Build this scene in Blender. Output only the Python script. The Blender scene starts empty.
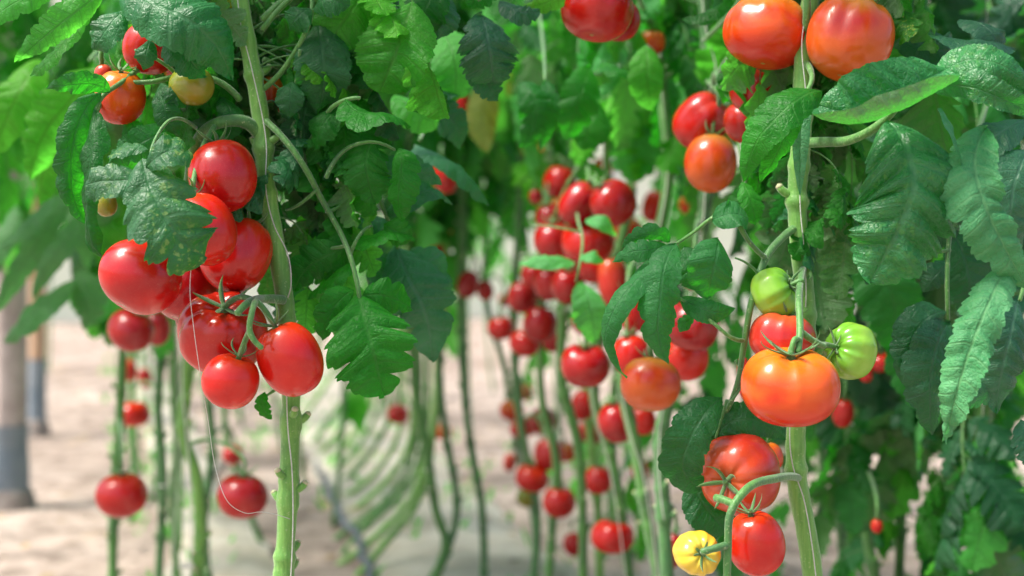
import bpy, math, random
import numpy as np
from mathutils import Vector, Matrix, Quaternion
R = math.radians
PI = math.pi
scene = bpy.context.scene
COL = scene.collection
H = 0.75          # camera height, metres
F = 1422.0        # focal length in pixels of a 1024 px wide frame (50 mm on 36 mm)
HY = 250.0        # row of the horizon

def P(px, py, d):
    """the world point that stands at distance d on the line of sight px, py"""
    return Vector(((px - 512.0) / F * d, d, H - (py - HY) / F * d))

# ------------------------------------------------------------------ materials
MATS = {}
def mat(name):
    m = bpy.data.materials.new(name); m.use_nodes = True
    nt = m.node_tree; nt.nodes.clear()
    MATS[name] = m
    return m, nt
def nd(nt, typ, inputs=None, **attrs):
    n = nt.nodes.new(typ)
    for k, v in attrs.items(): setattr(n, k, v)
    for k, v in (inputs or {}).items():
        if isinstance(v, bpy.types.NodeSocket): nt.links.new(v, n.inputs[k])
        else: n.inputs[k].default_value = v
    return n
def mth(nt, op, a, b=None, c=None, clamp=False):
    n = nt.nodes.new('ShaderNodeMath'); n.operation = op; n.use_clamp = clamp
    for i, v in enumerate((a, b, c)):
        if v is None: continue
        if isinstance(v, bpy.types.NodeSocket): nt.links.new(v, n.inputs[i])
        else: n.inputs[i].default_value = v
    return n.outputs[0]
def mixc(nt, f, a, b, blend='MIX'):
    n = nt.nodes.new('ShaderNodeMix'); n.data_type = 'RGBA'; n.blend_type = blend
    for k, v in ((0, f), (6, a), (7, b)):
        if isinstance(v, bpy.types.NodeSocket): nt.links.new(v, n.inputs[k])
        else:
            n.inputs[k].default_value = v if k == 0 else (*v, 1) if len(v) == 3 else v
    return n.outputs[2]
def maprange(nt, v, a, b, c=0.0, d=1.0, smooth=True):
    n = nt.nodes.new('ShaderNodeMapRange'); n.interpolation_type = 'SMOOTHSTEP' if smooth else 'LINEAR'
    nt.links.new(v, n.inputs[0])
    for i, x in enumerate((a, b, c, d)): n.inputs[1 + i].default_value = x
    return n.outputs[0]
def noise(nt, vec, scale, detail=3.0, rough=0.5):
    n = nd(nt, 'ShaderNodeTexNoise', {'Vector': vec, 'Scale': scale, 'Detail': detail, 'Roughness': rough})
    return n.outputs['Fac']
def out(nt, sock, disp=None):
    o = nt.nodes.new('ShaderNodeOutputMaterial'); nt.links.new(sock, o.inputs[0])

def leaf_material(name, dark, light, trans, vein, speck=0.0, back=(0.13, 0.24, 0.10), tf=0.38, vstr=1.0, rough=0.40, spec=.2, bd=.0016):
    m, nt = mat(name)
    uv = nd(nt, 'ShaderNodeUVMap').outputs[0]
    sep = nd(nt, 'ShaderNodeSeparateXYZ', {0: uv})
    u, v = sep.outputs[0], sep.outputs[1]
    av = mth(nt, 'ABSOLUTE', mth(nt, 'SUBTRACT', v, 0.5)); av = mth(nt, 'MULTIPLY', av, 2.0)
    obj = nd(nt, 'ShaderNodeTexCoord').outputs['Object']
    rnd = nd(nt, 'ShaderNodeObjectInfo').outputs['Random']
    off = nd(nt, 'ShaderNodeVectorMath', {0: obj, 1: nd(nt, 'ShaderNodeCombineXYZ', {0: mth(nt, 'MULTIPLY', rnd, 37.0), 1: mth(nt, 'MULTIPLY', rnd, 11.0)}).outputs[0]}, operation='ADD').outputs[0]
    n1 = noise(nt, off, 14.0, 4.0)
    n2 = noise(nt, off, 160.0, 3.0, 0.6)
    # vein masks in the leaf's own parameters
    side = mth(nt, 'MULTIPLY', mth(nt, 'LESS_THAN', v, 0.5), 0.5)
    fr = mth(nt, 'FRACT', mth(nt, 'ADD', u, side))
    dl = mth(nt, 'ABSOLUTE', mth(nt, 'SUBTRACT', fr, 0.5))
    lat = maprange(nt, dl, 0.012, 0.075, 1.0, 0.0)
    mid = maprange(nt, av, 0.02, 0.10, 1.0, 0.0)
    fr2 = mth(nt, 'FRACT', mth(nt, 'MULTIPLY', mth(nt, 'ADD', u, mth(nt, 'MULTIPLY', n1, .5)), 3.0))
    lat2 = mth(nt, 'MULTIPLY', maprange(nt, mth(nt, 'ABSOLUTE', mth(nt, 'SUBTRACT', fr2, 0.5)), 0.02, 0.14, 1.0, 0.0), 0.45)
    vor = nd(nt, 'ShaderNodeTexVoronoi', {'Vector': off, 'Scale': 190.0}, feature='DISTANCE_TO_EDGE').outputs['Distance']
    ret = mth(nt, 'MULTIPLY', maprange(nt, vor, 0.0, 0.16, 1.0, 0.0), 0.4)
    veins = mth(nt, 'MAXIMUM', mth(nt, 'MAXIMUM', mid, mth(nt, 'MULTIPLY', lat, 0.8)), mth(nt, 'MAXIMUM', lat2, ret))
    base = mixc(nt, maprange(nt, n1, 0.35, 0.65), dark, light)
    base = mixc(nt, mth(nt, 'MULTIPLY', maprange(nt, n2, .45, .7), .35), base, light)
    if speck:
        sp = noise(nt, off, 190.0, 2.0, 0.5)
        sp2 = mth(nt, 'MULTIPLY', maprange(nt, sp, 0.52, 0.66), maprange(nt, noise(nt, off, 22.0, 2.0), .42, .6))
        sp2 = mth(nt, 'MULTIPLY', sp2, maprange(nt, lat, 0.0, 0.6, 1.0, 0.2))
        base = mixc(nt, mth(nt, 'MULTIPLY', sp2, speck), base, (0.30, 0.42, 0.08))
    base = mixc(nt, mth(nt, 'MULTIPLY', veins, 0.38 * vstr), base, vein)
    hsv = nd(nt, 'ShaderNodeHueSaturation', {'Color': base, 'Hue': mth(nt, 'ADD', mth(nt, 'MULTIPLY', rnd, 0.06), 0.475),
             'Saturation': mth(nt, 'ADD', mth(nt, 'MULTIPLY', rnd, -0.3), 1.1), 'Value': mth(nt, 'ADD', mth(nt, 'MULTIPLY', mth(nt, 'FRACT', mth(nt, 'MULTIPLY', rnd, 7.3)), 0.7), 0.68)}).outputs[0]
    geo = nd(nt, 'ShaderNodeNewGeometry')
    backc = mixc(nt, mth(nt, 'MULTIPLY', veins, 0.5), back, (back[0]*1.7, back[1]*1.5, back[2]*1.7))
    col = mixc(nt, geo.outputs['Backfacing'], hsv, backc)
    hgt = mth(nt, 'ADD', mth(nt, 'ADD', mth(nt, 'MULTIPLY', veins, -.55), mth(nt, 'MULTIPLY', n2, 0.7)), mth(nt, 'MULTIPLY', noise(nt, off, 70.0, 3.0, .55), 3.0))
    bmp = nd(nt, 'ShaderNodeBump', {'Height': hgt, 'Strength': 0.7, 'Distance': bd}).outputs[0]
    pr = nd(nt, 'ShaderNodeBsdfPrincipled', {'Base Color': col, 'Roughness': mth(nt, 'ADD', mth(nt, 'MULTIPLY', n2, .25), rough - .1),
            'Specular IOR Level': spec, 'Normal': bmp})
    tcol = mixc(nt, mth(nt, 'MULTIPLY', veins, 0.6), trans, (trans[0]*.3, trans[1]*.35, trans[2]*.3))
    if speck:
        tcol = mixc(nt, mth(nt, 'MULTIPLY', sp2, speck * .6), tcol, (0.5, 0.6, 0.1))
    tr = nd(nt, 'ShaderNodeBsdfTranslucent', {'Color': tcol, 'Normal': bmp})
    mx = nd(nt, 'ShaderNodeMixShader', {0: tf, 1: pr.outputs[0], 2: tr.outputs[0]})
    out(nt, mx.outputs[0])
    return m
LEAF = leaf_material('leaf_green', (0.008, 0.085, 0.010), (0.022, 0.17, 0.016), (0.045, 0.60, 0.016), (0.06, 0.24, 0.04), tf=.42)
LEAFB = leaf_material('leaf_blue_green', (0.006, 0.065, 0.018), (0.016, 0.125, 0.034), (0.025, 0.42, 0.035), (0.07, 0.22, 0.09), tf=.32, rough=.38, spec=.4)
LEAFL = leaf_material('leaf_light_green', (0.03, 0.22, 0.025), (0.08, 0.36, 0.05), (0.16, 0.85, 0.06), (0.10, 0.30, 0.05), tf=.52)
LEAFS = leaf_material('leaf_speckled', (0.006, 0.075, 0.010), (0.018, 0.14, 0.018), (0.05, 0.50, 0.02), (0.06, 0.22, 0.05), speck=0.6, spec=.35)
LEAFG = leaf_material('leaf_glossy', (0.006, 0.095, 0.014), (0.018, 0.19, 0.028), (0.05, 0.58, 0.03), (0.06, 0.22, 0.06), speck=.12, spec=.45, rough=.33, bd=.0022, tf=.34)
LEAFP = leaf_material('leaf_pale_curled', (0.035, 0.18, 0.065), (0.075, 0.27, 0.11), (0.05, 0.46, 0.07), (0.15, 0.34, 0.13), tf=.28, speck=.0, back=(.22, .36, .19), bd=.002)
LEAFQ = leaf_material('leaf_pale', (0.09, 0.28, 0.10), (0.16, 0.38, 0.17), (0.16, 0.6, 0.12), (0.2, 0.4, 0.18), tf=.4)
LEAFY = leaf_material('leaf_yellowing', (0.16, 0.27, 0.02), (0.36, 0.38, 0.03), (0.62, 0.62, 0.04), (0.35, 0.42, 0.08), tf=.45, back=(.4, .4, .1))

def stem_material(name, c1, c2, c3, rough=.5, tr=0.0):
    m, nt = mat(name)
    obj = nd(nt, 'ShaderNodeTexCoord').outputs['Object']
    st = nd(nt, 'ShaderNodeMapping', {'Vector': obj, 'Scale': (260, 260, 18)}).outputs[0]
    n1 = noise(nt, st, 1.0, 4.0, .6)
    n2 = noise(nt, obj, 22.0, 3.0)
    n3 = noise(nt, obj, 420.0, 2.0)
    c = mixc(nt, maprange(nt, n1, .35, .65), c1, c2)
    c = mixc(nt, maprange(nt, n2, .48, .72), c, c3)
    c = mixc(nt, mth(nt, 'MULTIPLY', maprange(nt, n3, .62, .72), .5), c, (.42, .52, .25))
    b = nd(nt, 'ShaderNodeBump', {'Height': mth(nt, 'ADD', n1, mth(nt, 'MULTIPLY', n3, .8)), 'Strength': .5, 'Distance': .0012}).outputs[0]
    pr = nd(nt, 'ShaderNodeBsdfPrincipled', {'Base Color': c, 'Roughness': rough, 'Normal': b, 'Sheen Weight': .35, 'Sheen Roughness': .5,
            'Subsurface Weight': .15, 'Subsurface Radius': (.004, .006, .002), 'Subsurface Scale': 1.0})
    out(nt, pr.outputs[0]); return m
STEM = stem_material('stem_green', (.11, .31, .04), (.18, .40, .07), (.08, .23, .035))
STEMD = stem_material('stem_dark_green', (.035, .15, .035), (.07, .22, .05), (.03, .10, .025))
STALK = stem_material('stalk_green', (.05, .19, .028), (.09, .26, .045), (.04, .14, .03))
SCAR = stem_material('leaf_scar', (.42, .42, .22), (.50, .50, .30), (.35, .30, .16))

def tomato_material(name, c1, c2, shoulder, sh_amt, rough=.2, bottom=None):
    m, nt = mat(name)
    gen = nd(nt, 'ShaderNodeTexCoord')
    obj = gen.outputs['Object']; g = gen.outputs['Generated']
    z = nd(nt, 'ShaderNodeSeparateXYZ', {0: g}).outputs[2]
    rnd = nd(nt, 'ShaderNodeObjectInfo').outputs['Random']
    off = nd(nt, 'ShaderNodeVectorMath', {0: g, 1: nd(nt, 'ShaderNodeCombineXYZ', {0: mth(nt, 'MULTIPLY', rnd, 37.0), 1: mth(nt, 'MULTIPLY', rnd, 11.0)}).outputs[0]}, operation='ADD').outputs[0]
    n1 = noise(nt, off, 1.7, 3.0)
    c = mixc(nt, maprange(nt, n1, .35, .65), c1, c2)
    zz = mth(nt, 'ADD', z, mth(nt, 'MULTIPLY', mth(nt, 'SUBTRACT', n1, .5), .7))
    c = mixc(nt, mth(nt, 'MULTIPLY', maprange(nt, zz, .62, 1.0), sh_amt), c, shoulder)
    if bottom:
        c = mixc(nt, mth(nt, 'MULTIPLY', maprange(nt, zz, .45, .0), .9), c, bottom)
    sp = noise(nt, off, 95.0, 2.0)
    c = mixc(nt, mth(nt, 'MULTIPLY', maprange(nt, sp, .62, .74), .12), c, (.8, .45, .2))
    topd = nd(nt, 'ShaderNodeVectorMath', {0: g, 1: (.5, .5, .95)}, operation='DISTANCE').outputs['Value']
    c = mixc(nt, maprange(nt, topd, .08, .30, .55, 0.0), c, shoulder)
    dust = noise(nt, off, 4.0, 5.0, .65)
    c = mixc(nt, mth(nt, 'MULTIPLY', maprange(nt, dust, .55, .8), .025), c, (.7, .6, .5))
    tipd = nd(nt, 'ShaderNodeVectorMath', {0: g, 1: (.5, .5, .0)}, operation='DISTANCE').outputs['Value']
    c = mixc(nt, maprange(nt, tipd, .02, .035, .8, 0.0), c, (.35, .22, .08))
    b = nd(nt, 'ShaderNodeBump', {'Height': noise(nt, off, 9.0, 3.0), 'Strength': .12, 'Distance': .002}).outputs[0]
    pr = nd(nt, 'ShaderNodeBsdfPrincipled', {'Base Color': c, 'Roughness': mth(nt, 'ADD', mth(nt, 'MULTIPLY', dust, .16), rough - .05), 'Normal': b,
            'Specular IOR Level': .5, 'Coat Weight': .1, 'Coat Roughness': .12,
            'Subsurface Weight': .05, 'Subsurface Radius': (.012, .004, .002), 'Subsurface Scale': 1.0})
    out(nt, pr.outputs[0]); return m
TM = {
 'red': tomato_material('tomato_skin_red', (.52, .007, .005), (.40, .004, .005), (.56, .03, .006), .5),
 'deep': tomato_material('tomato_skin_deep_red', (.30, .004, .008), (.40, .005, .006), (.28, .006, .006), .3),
 'bright': tomato_material('tomato_skin_bright_red', (.62, .012, .004), (.52, .006, .004), (.66, .05, .006), .6),
 'pink': tomato_material('tomato_skin_pink_red', (.56, .035, .018), (.50, .015, .01), (.55, .12, .03), .6),
 'orange': tomato_material('tomato_skin_orange', (.74, .10, .006), (.62, .03, .005), (.76, .20, .012), .9, bottom=(.58, .012, .005)),
 'ripening': tomato_material('tomato_skin_ripening', (.62, .08, .010), (.50, .02, .008), (.45, .20, .02), .8, bottom=(.64, .11, .012)),
 'green': tomato_material('tomato_skin_green', (.22, .46, .035), (.28, .52, .05), (.12, .36, .03), .8),
 'yellow': tomato_material('tomato_skin_yellow', (.80, .55, .04), (.85, .62, .07), (.72, .55, .05), .5),
 'olive': tomato_material('tomato_skin_olive', (.20, .24, .02), (.26, .22, .02), (.14, .24, .02), .7),
}
def simple(name, c1, c2, scale, rough=.7, bump=.3, bd=.01, spec=.3, trans=None, coord='Object'):
    m, nt = mat(name)
    obj = nd(nt, 'ShaderNodeTexCoord').outputs[coord]
    n1 = noise(nt, obj, scale, 6.0, .6)
    c = mixc(nt, maprange(nt, n1, .3, .7), c1, c2)
    b = nd(nt, 'ShaderNodeBump', {'Height': n1, 'Strength': bump, 'Distance': bd}).outputs[0]
    pr = nd(nt, 'ShaderNodeBsdfPrincipled', {'Base Color': c, 'Roughness': rough, 'Normal': b, 'Specular IOR Level': spec})
    s = pr.outputs[0]
    if trans:
        t = nd(nt, 'ShaderNodeBsdfTranslucent', {'Color': (*trans, 1)})
        s = nd(nt, 'ShaderNodeMixShader', {0: .5, 1: s, 2: t.outputs[0]}).outputs[0]
    out(nt, s); return m
TWINE = simple('white_twine', (.50, .50, .45), (.66, .66, .6), 300, .6, .2, .001)
FILM = simple('greenhouse_film', (.84, .88, .62), (.74, .84, .50), 1.2, .5, .1, .02, trans=(.85, .88, .8))
METAL = simple('galvanised_metal', (.45, .47, .48), (.55, .57, .58), 9, .45, .1, .002)
MULCH = simple('mulch_film', (.52, .48, .41), (.33, .28, .21), 5.0, .45, .6, .03)
PIPE = simple('pipe_plastic', (.07, .08, .10), (.13, .15, .18), 30, .5, .2, .002)
POSTW = simple('post_weathered', (.36, .29, .27), (.52, .44, .42), 14, .8, .5, .004)
POSTT = simple('post_tan', (.42, .25, .15), (.5, .33, .22), 14, .8, .5, .004)
POSTB = simple('post_blue_wrap', (.15, .19, .23), (.26, .29, .32), 9, .6, .3, .003)
CONC = simple('concrete_footing', (.30, .27, .25), (.22, .18, .16), 30, .9, .5, .004)
STRAW = simple('dry_litter', (.45, .34, .2), (.32, .22, .13), 40, .8, .2, .002)

m, nt = mat('soil')
obj = nd(nt, 'ShaderNodeTexCoord').outputs['Object']
a = noise(nt, obj, .9, 6.0, .55); b_ = noise(nt, obj, 9.0, 8.0, .65); c_ = noise(nt, obj, 70.0, 4.0, .6)
c = mixc(nt, maprange(nt, a, .35, .65), (.33, .26, .215), (.50, .41, .35))
c = mixc(nt, maprange(nt, b_, .42, .66), c, (.19, .145, .115))
c = mixc(nt, mth(nt, 'MULTIPLY', maprange(nt, c_, .55, .7), .5), c, (.50, .43, .38))
bb = nd(nt, 'ShaderNodeBump', {'Height': mth(nt, 'ADD', b_, mth(nt, 'MULTIPLY', c_, .3)), 'Strength': .8, 'Distance': .03}).outputs[0]
pr = nd(nt, 'ShaderNodeBsdfPrincipled', {'Base Color': c, 'Roughness': .9, 'Normal': bb, 'Specular IOR Level': .2})
out(nt, pr.outputs[0]); SOIL = m

# ------------------------------------------------------------------ mesh helpers
class MB:
    def __init__(s): s.v = []; s.f = []; s.uv = []; s.mi = []; s.n = 0
    def add(s, verts, faces, uvs=None, mi=0):
        verts = np.asarray(verts, dtype=float); faces = np.asarray(faces, dtype=int)
        s.v.append(verts); s.f.append(faces + s.n)
        s.uv.append(np.zeros((len(verts), 2)) if uvs is None else np.asarray(uvs, dtype=float))
        s.mi.append(np.full(len(faces), mi)); s.n += len(verts)
    def mesh(s, name, mats):
        me = bpy.data.meshes.new(name)
        v = np.concatenate(s.v); f = np.concatenate(s.f); uv = np.concatenate(s.uv); mi = np.concatenate(s.mi)
        me.vertices.add(len(v)); me.vertices.foreach_set('co', v.ravel())
        tri = f[:, 3] == f[:, 2]
        if tri.any():
            me.free() if False else None
            faces = [tuple(x[:3]) if t else tuple(x) for x, t in zip(f.tolist(), tri.tolist())]
            me = bpy.data.meshes.new(name); me.from_pydata(v.tolist(), [], faces)
            loops = np.array([i for x in faces for i in x])
        else:
            loops = f.ravel()
            me.loops.add(len(loops)); me.loops.foreach_set('vertex_index', loops)
            me.polygons.add(len(f)); me.polygons.foreach_set('loop_start', np.arange(len(f)) * 4)
            me.update(calc_edges=True)
        ul = me.uv_layers.new(name='UVMap'); ul.data.foreach_set('uv', uv[loops].ravel())
        me.polygons.foreach_set('material_index', mi)
        me.polygons.foreach_set('use_smooth', np.ones(len(f), dtype=bool))
        for m_ in mats: me.materials.append(m_)
        me.update(); me.validate()
        return me
    def obj(s, name, mats, parent=None):
        return link(name, s.mesh(name, mats if isinstance(mats, (list, tuple)) else [mats]), parent)
def link(name, data, parent=None):
    o = bpy.data.objects.new(name, data); COL.objects.link(o)
    if parent is not None:
        o.parent = parent
    return o
def tag(o, label=None, cat=None, group=None, kind=None):
    if label: o['label'] = label
    if cat: o['category'] = cat
    if group: o['group'] = group
    if kind: o['kind'] = kind
    return o
def catmull(pts, n):
    p = np.array([list(q) for q in pts], dtype=float)
    if len(p) == 2: return p[0] + (p[1] - p[0]) * np.linspace(0, 1, n)[:, None]
    seg = np.linalg.norm(np.diff(p, axis=0), axis=1) ** .5 + 1e-6
    t = np.concatenate([[0], np.cumsum(seg)])
    # natural-ish cubic hermite with finite-difference tangents
    m_ = np.zeros_like(p)
    m_[1:-1] = ((p[1:-1]-p[:-2]) / seg[:-1, None] * seg[1:, None] + (p[2:]-p[1:-1]) / seg[1:, None] * seg[:-1, None]) / (seg[:-1]+seg[1:])[:, None]
    m_[0] = 2*(p[1]-p[0])/seg[0] - m_[1]; m_[-1] = 2*(p[-1]-p[-2])/seg[-1] - m_[-2]
    T = np.linspace(0, t[-1], n); i = np.clip(np.searchsorted(t, T, side='right') - 1, 0, len(p) - 2)
    h = seg[i][:, None]; s = ((T - t[i]) / seg[i])[:, None]
    return ((2*s**3-3*s**2+1)*p[i] + (s**3-2*s**2+s)*h*m_[i] + (-2*s**3+3*s**2)*p[i+1] + (s**3-s**2)*h*m_[i+1])
def unit(a): return a / (np.linalg.norm(a, axis=-1, keepdims=True) + 1e-12)
def tube(mb, pts, r0, r1=None, n=24, k=8, mi=0, wob=0.0, rng=random, cap=True, rfun=None):
    c = catmull(pts, n); T = unit(np.gradient(c, axis=0))
    r1 = r0 if r1 is None else r1
    rr = np.linspace(r0, r1, n)
    if wob: rr = rr * (1 + wob * np.interp(np.linspace(0, 1, n), np.linspace(0, 1, max(4, n//3)), [rng.uniform(-1, 1) for _ in range(max(4, n//3))]))
    if rfun is not None: rr = rr * rfun(np.linspace(0, 1, n))
    N = np.zeros_like(c); ref = np.array([0., 0, 1]) if abs(T[0][2]) < .9 else np.array([1., 0, 0])
    v = ref - T[0] * ref.dot(T[0]); v /= np.linalg.norm(v)
    for i in range(n):
        v = v - T[i] * v.dot(T[i]); v /= np.linalg.norm(v) + 1e-12; N[i] = v
    B = np.cross(T, N)
    a = np.linspace(0, 2*PI, k, endpoint=False)
    V = c[:, None] + rr[:, None, None] * (np.cos(a)[None, :, None] * N[:, None] + np.sin(a)[None, :, None] * B[:, None])
    V = V.reshape(-1, 3)
    fs = []
    for i in range(n - 1):
        for j in range(k):
            j2 = (j + 1) % k
            fs.append((i*k+j, i*k+j2, (i+1)*k+j2, (i+1)*k+j))
    if cap:
        V = np.vstack([V, c[0] - T[0]*r0*.3, c[-1] + T[-1]*rr[-1]*.6])
        for j in range(k):
            j2 = (j+1) % k
            fs.append((n*k, j2, j, j)); fs.append((n*k+1, (n-1)*k+j, (n-1)*k+j2, (n-1)*k+j2))
    mb.add(V, fs, None, mi)
    return c

def leaflet(mb, pts, W, N0=(0, -1, .25), roll=0, twist=0, fold=0.25, cL=0.0, cR=0.0, nl=5, lobe=.28, teeth=.10, fwd=.45, puck=.075, wave=.10, tip=.85, wl=1.0, nt=44, nv=6, seed=0, mi=0, tw=.5):
    """one leaflet: pts midrib, W half width, curl cL/cR in radians bends each half up (+) or down (-)"""
    rng = np.random.RandomState(seed)
    c = catmull(pts, nt + 1); T = unit(np.gradient(c, axis=0))
    N = np.zeros_like(c); v = np.array(N0, dtype=float)
    v = v - T[0] * v.dot(T[0])
    if np.linalg.norm(v) < .05: v = np.array([0, 0, 1.]) - T[0] * T[0][2]
    v /= np.linalg.norm(v)
    for i in range(nt + 1):
        v = v - T[i] * v.dot(T[i]); v /= np.linalg.norm(v) + 1e-12; N[i] = v
    t = np.linspace(0, 1, nt + 1)
    ang = R(roll) + R(twist) * t
    S = np.cross(T, N)
    N, S = N*np.cos(ang)[:, None] + S*np.sin(ang)[:, None], S*np.cos(ang)[:, None] - N*np.sin(ang)[:, None]
    a, b = tw, tip; tm = a / (a + b)
    prof = (t**a) * ((1 - t)**b) / ((tm**a) * ((1 - tm)**b))
    sv = np.concatenate([-np.linspace(1, 0, nv + 1)[:-1], np.linspace(0, 1, nv + 1)])
    V = np.zeros((nt + 1, 2*nv + 1, 3)); UV = np.zeros((nt + 1, 2*nv + 1, 2))
    ph1, ph2, ph3, ph4 = rng.uniform(0, 2*PI, 4)
    wv = wave * W
    asym = rng.uniform(-.08, .08)
    lf = rng.uniform(.35, 1.25, 40)
    wp = rng.uniform(-.28, .28, 40); wp2 = rng.uniform(-.28, .28, 40)
    for j, s in enumerate(sv):
        shift = .5 if s < 0 else 0.
        x = t * nl + shift; x = x + np.interp(x, np.arange(40), wp if s < 0 else wp2) * min(1, abs(s)*4)
        fr = x - np.floor(x)
        notch = np.abs(2*fr - 1) ** 3.0
        lobev = np.interp(x, np.arange(40), lf[:40])
        w = W * prof * (1 - np.clip(lobe * lobev, 0, .8) * notch)
        x2 = x * 3.0; f2 = x2 - np.floor(x2)
        w = w * (1 - teeth * .8 * (1 - f2)**1.5)
        w = w * (1 + (asym if s > 0 else -asym)) * (wl if s < 0 else 1)
        cu = cR if s > 0 else cL
        as_ = abs(s)
        curl = cu * (0.5 + .5*np.sin(t*PI)) if cu else np.zeros_like(t)
        cc = np.where(np.abs(curl) < 1e-3, 1e-3, curl)
        lat = w * np.sin(cc * as_) / cc
        hgt = w * (1 - np.cos(cc * as_)) / cc
        hgt = hgt - fold * w * as_
        hgt = hgt + puck * W * np.sin(PI * fr)**.8 * math.sin(PI * min(1, as_*1.05))**.8 * np.clip(prof*1.3, 0, 1) * 1.0
        hgt = hgt + wv * as_**1.5 * np.sin(t * 9 + ph1 + (0 if s < 0 else 2.1)) * prof + wv * .6 * as_**2 * np.sin(t*23 + ph2 + s)
        hgt = hgt + W * .06 * np.sin(t*5 + ph3 + s*2) + W*.022*np.sin(t*41 + ph4 + s*17)*np.sin(s*13 + ph1 + t*19)*prof
        dirs = np.sign(s) if s else 0
        V[:, j] = c + S * (dirs * lat)[:, None] + N * hgt[:, None] + T * (fwd * as_ * w)[:, None]
        UV[:, j, 0] = x - shift; UV[:, j, 1] = .5 + s * .5 * .998
    m2 = 2*nv + 1
    idx = np.arange((nt + 1) * m2).reshape(nt + 1, m2)
    fs = np.stack([idx[:-1, :-1], idx[:-1, 1:], idx[1:, 1:], idx[1:, :-1]], -1).reshape(-1, 4)
    mb.add(V.reshape(-1, 3), fs, UV.reshape(-1, 2), mi)

# ------------------------------------------------------------------ generic compound leaves (shared meshes)
def compound(seed, L=.24, hi=True, droop=1.2):
    rng = random.Random(seed); mb = MB()
    n = 14
    # rachis: leaves the stem upward-outward then droops
    pts = []; ang = R(rng.uniform(5, 35)); p = Vector((0, 0, 0)); yaw = 0; yv = rng.uniform(-.06, .06)
    for i in range(n + 1):
        pts.append(tuple(p))
        ang -= droop * rng.uniform(.8, 1.2) / n * (1.0 + i / n)
        yaw += yv
        p = p + Vector((math.cos(ang)*math.cos(yaw), math.cos(ang)*math.sin(yaw), math.sin(ang))) * L / n
    tube(mb, pts, .0024, .0010, n=18, k=5, mi=1, cap=False)
    c = [Vector(q) for q in pts]
    nt, nv = (34, 5) if hi else (18, 3)
    def lf(base, dirv, length, W, sd, up):
        d = dirv.normalized(); q = [base]; cur = base; dd = d
        for i in range(4):
            dd = (dd + Vector((0, 0, -.22 - .1*rng.random()))).normalized()
            cur = cur + dd * length / 4; q.append(cur)
        stalk = base + (q[1] - base) * .3
        tube(mb, [base, base + (q[1]-base)*.5], .0013, .0010, n=4, k=4, mi=1, cap=False)
        q[0] = stalk
        leaflet(mb, [tuple(x) for x in q], W, N0=tuple(up), roll=rng.uniform(-30, 30), twist=rng.uniform(-45, 45), fold=rng.uniform(.05, .45),
                cL=rng.uniform(-1.4, .9), cR=rng.uniform(-1.4, .9), nl=rng.choice([3, 4, 4, 5]), lobe=rng.uniform(.35, .75), wave=rng.uniform(.08, .22),
                nt=nt, nv=nv, seed=sd, tip=rng.uniform(.7, .95), puck=.09)
    k = 0
    for fpos, ll, ww in ((.42, .07, .021), (.62, .095, .031), (.82, .10, .034)):
        for s in (-1, 1):
            i = min(n - 1, int(fpos * n + rng.uniform(-.6, .6))); T = (c[i+1] - c[i]).normalized()
            side = Vector((-T.y, T.x, 0)).normalized() * s
            dv = T * rng.uniform(.35, .8) + side * .9 + Vector((0, 0, rng.uniform(-.35, .1)))
            up = Vector((0, 0, 1)) - T * T.z * .6
            sc = rng.uniform(.8, 1.2)
            lf(c[i], dv, ll * sc, ww * sc * rng.uniform(.9, 1.15), seed*10 + k, up); k += 1
        if fpos > .5:
            for s in (-1, 1):
                i = max(1, int((fpos - .12) * n)); T = (c[i+1]-c[i]).normalized()
                side = Vector((-T.y, T.x, 0)).normalized() * s
                lf(c[i], T*.4 + side, ll*.35, ww*.4, seed*10 + k, Vector((0, 0, 1))); k += 1
    T = (c[-1] - c[-2]).normalized()
    lf(c[-1], T, .125 * rng.uniform(.9, 1.2), .042 * rng.uniform(.9, 1.15), seed*10 + 9, Vector((0, 0, 1)) - T*T.z + Vector((.3, 0, 0)))
    return mb
HI = []; LO = []
for i in range(9):
    HI.append(compound(100 + i, L=.22 + .02*(i % 3), droop=1.0 + .22*(i % 4)))
for i in range(7):
    LO.append(compound(300 + i, L=.22 + .02*(i % 3), hi=False, droop=1.0 + .22*(i % 4)))
LM = {}
for key, lst in (('hi', HI), ('lo', LO)):
    for mn, mt in (('g', LEAF), ('b', LEAFB), ('l', LEAFL), ('y', LEAFY), ('s', LEAFS)):
        ms = []
        for i, q in enumerate(lst):
            if mn in 'ys' and i > 4: continue
            ms.append(q.mesh('leaf', [mt, STALK]))
        LM[key + mn] = ms

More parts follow.
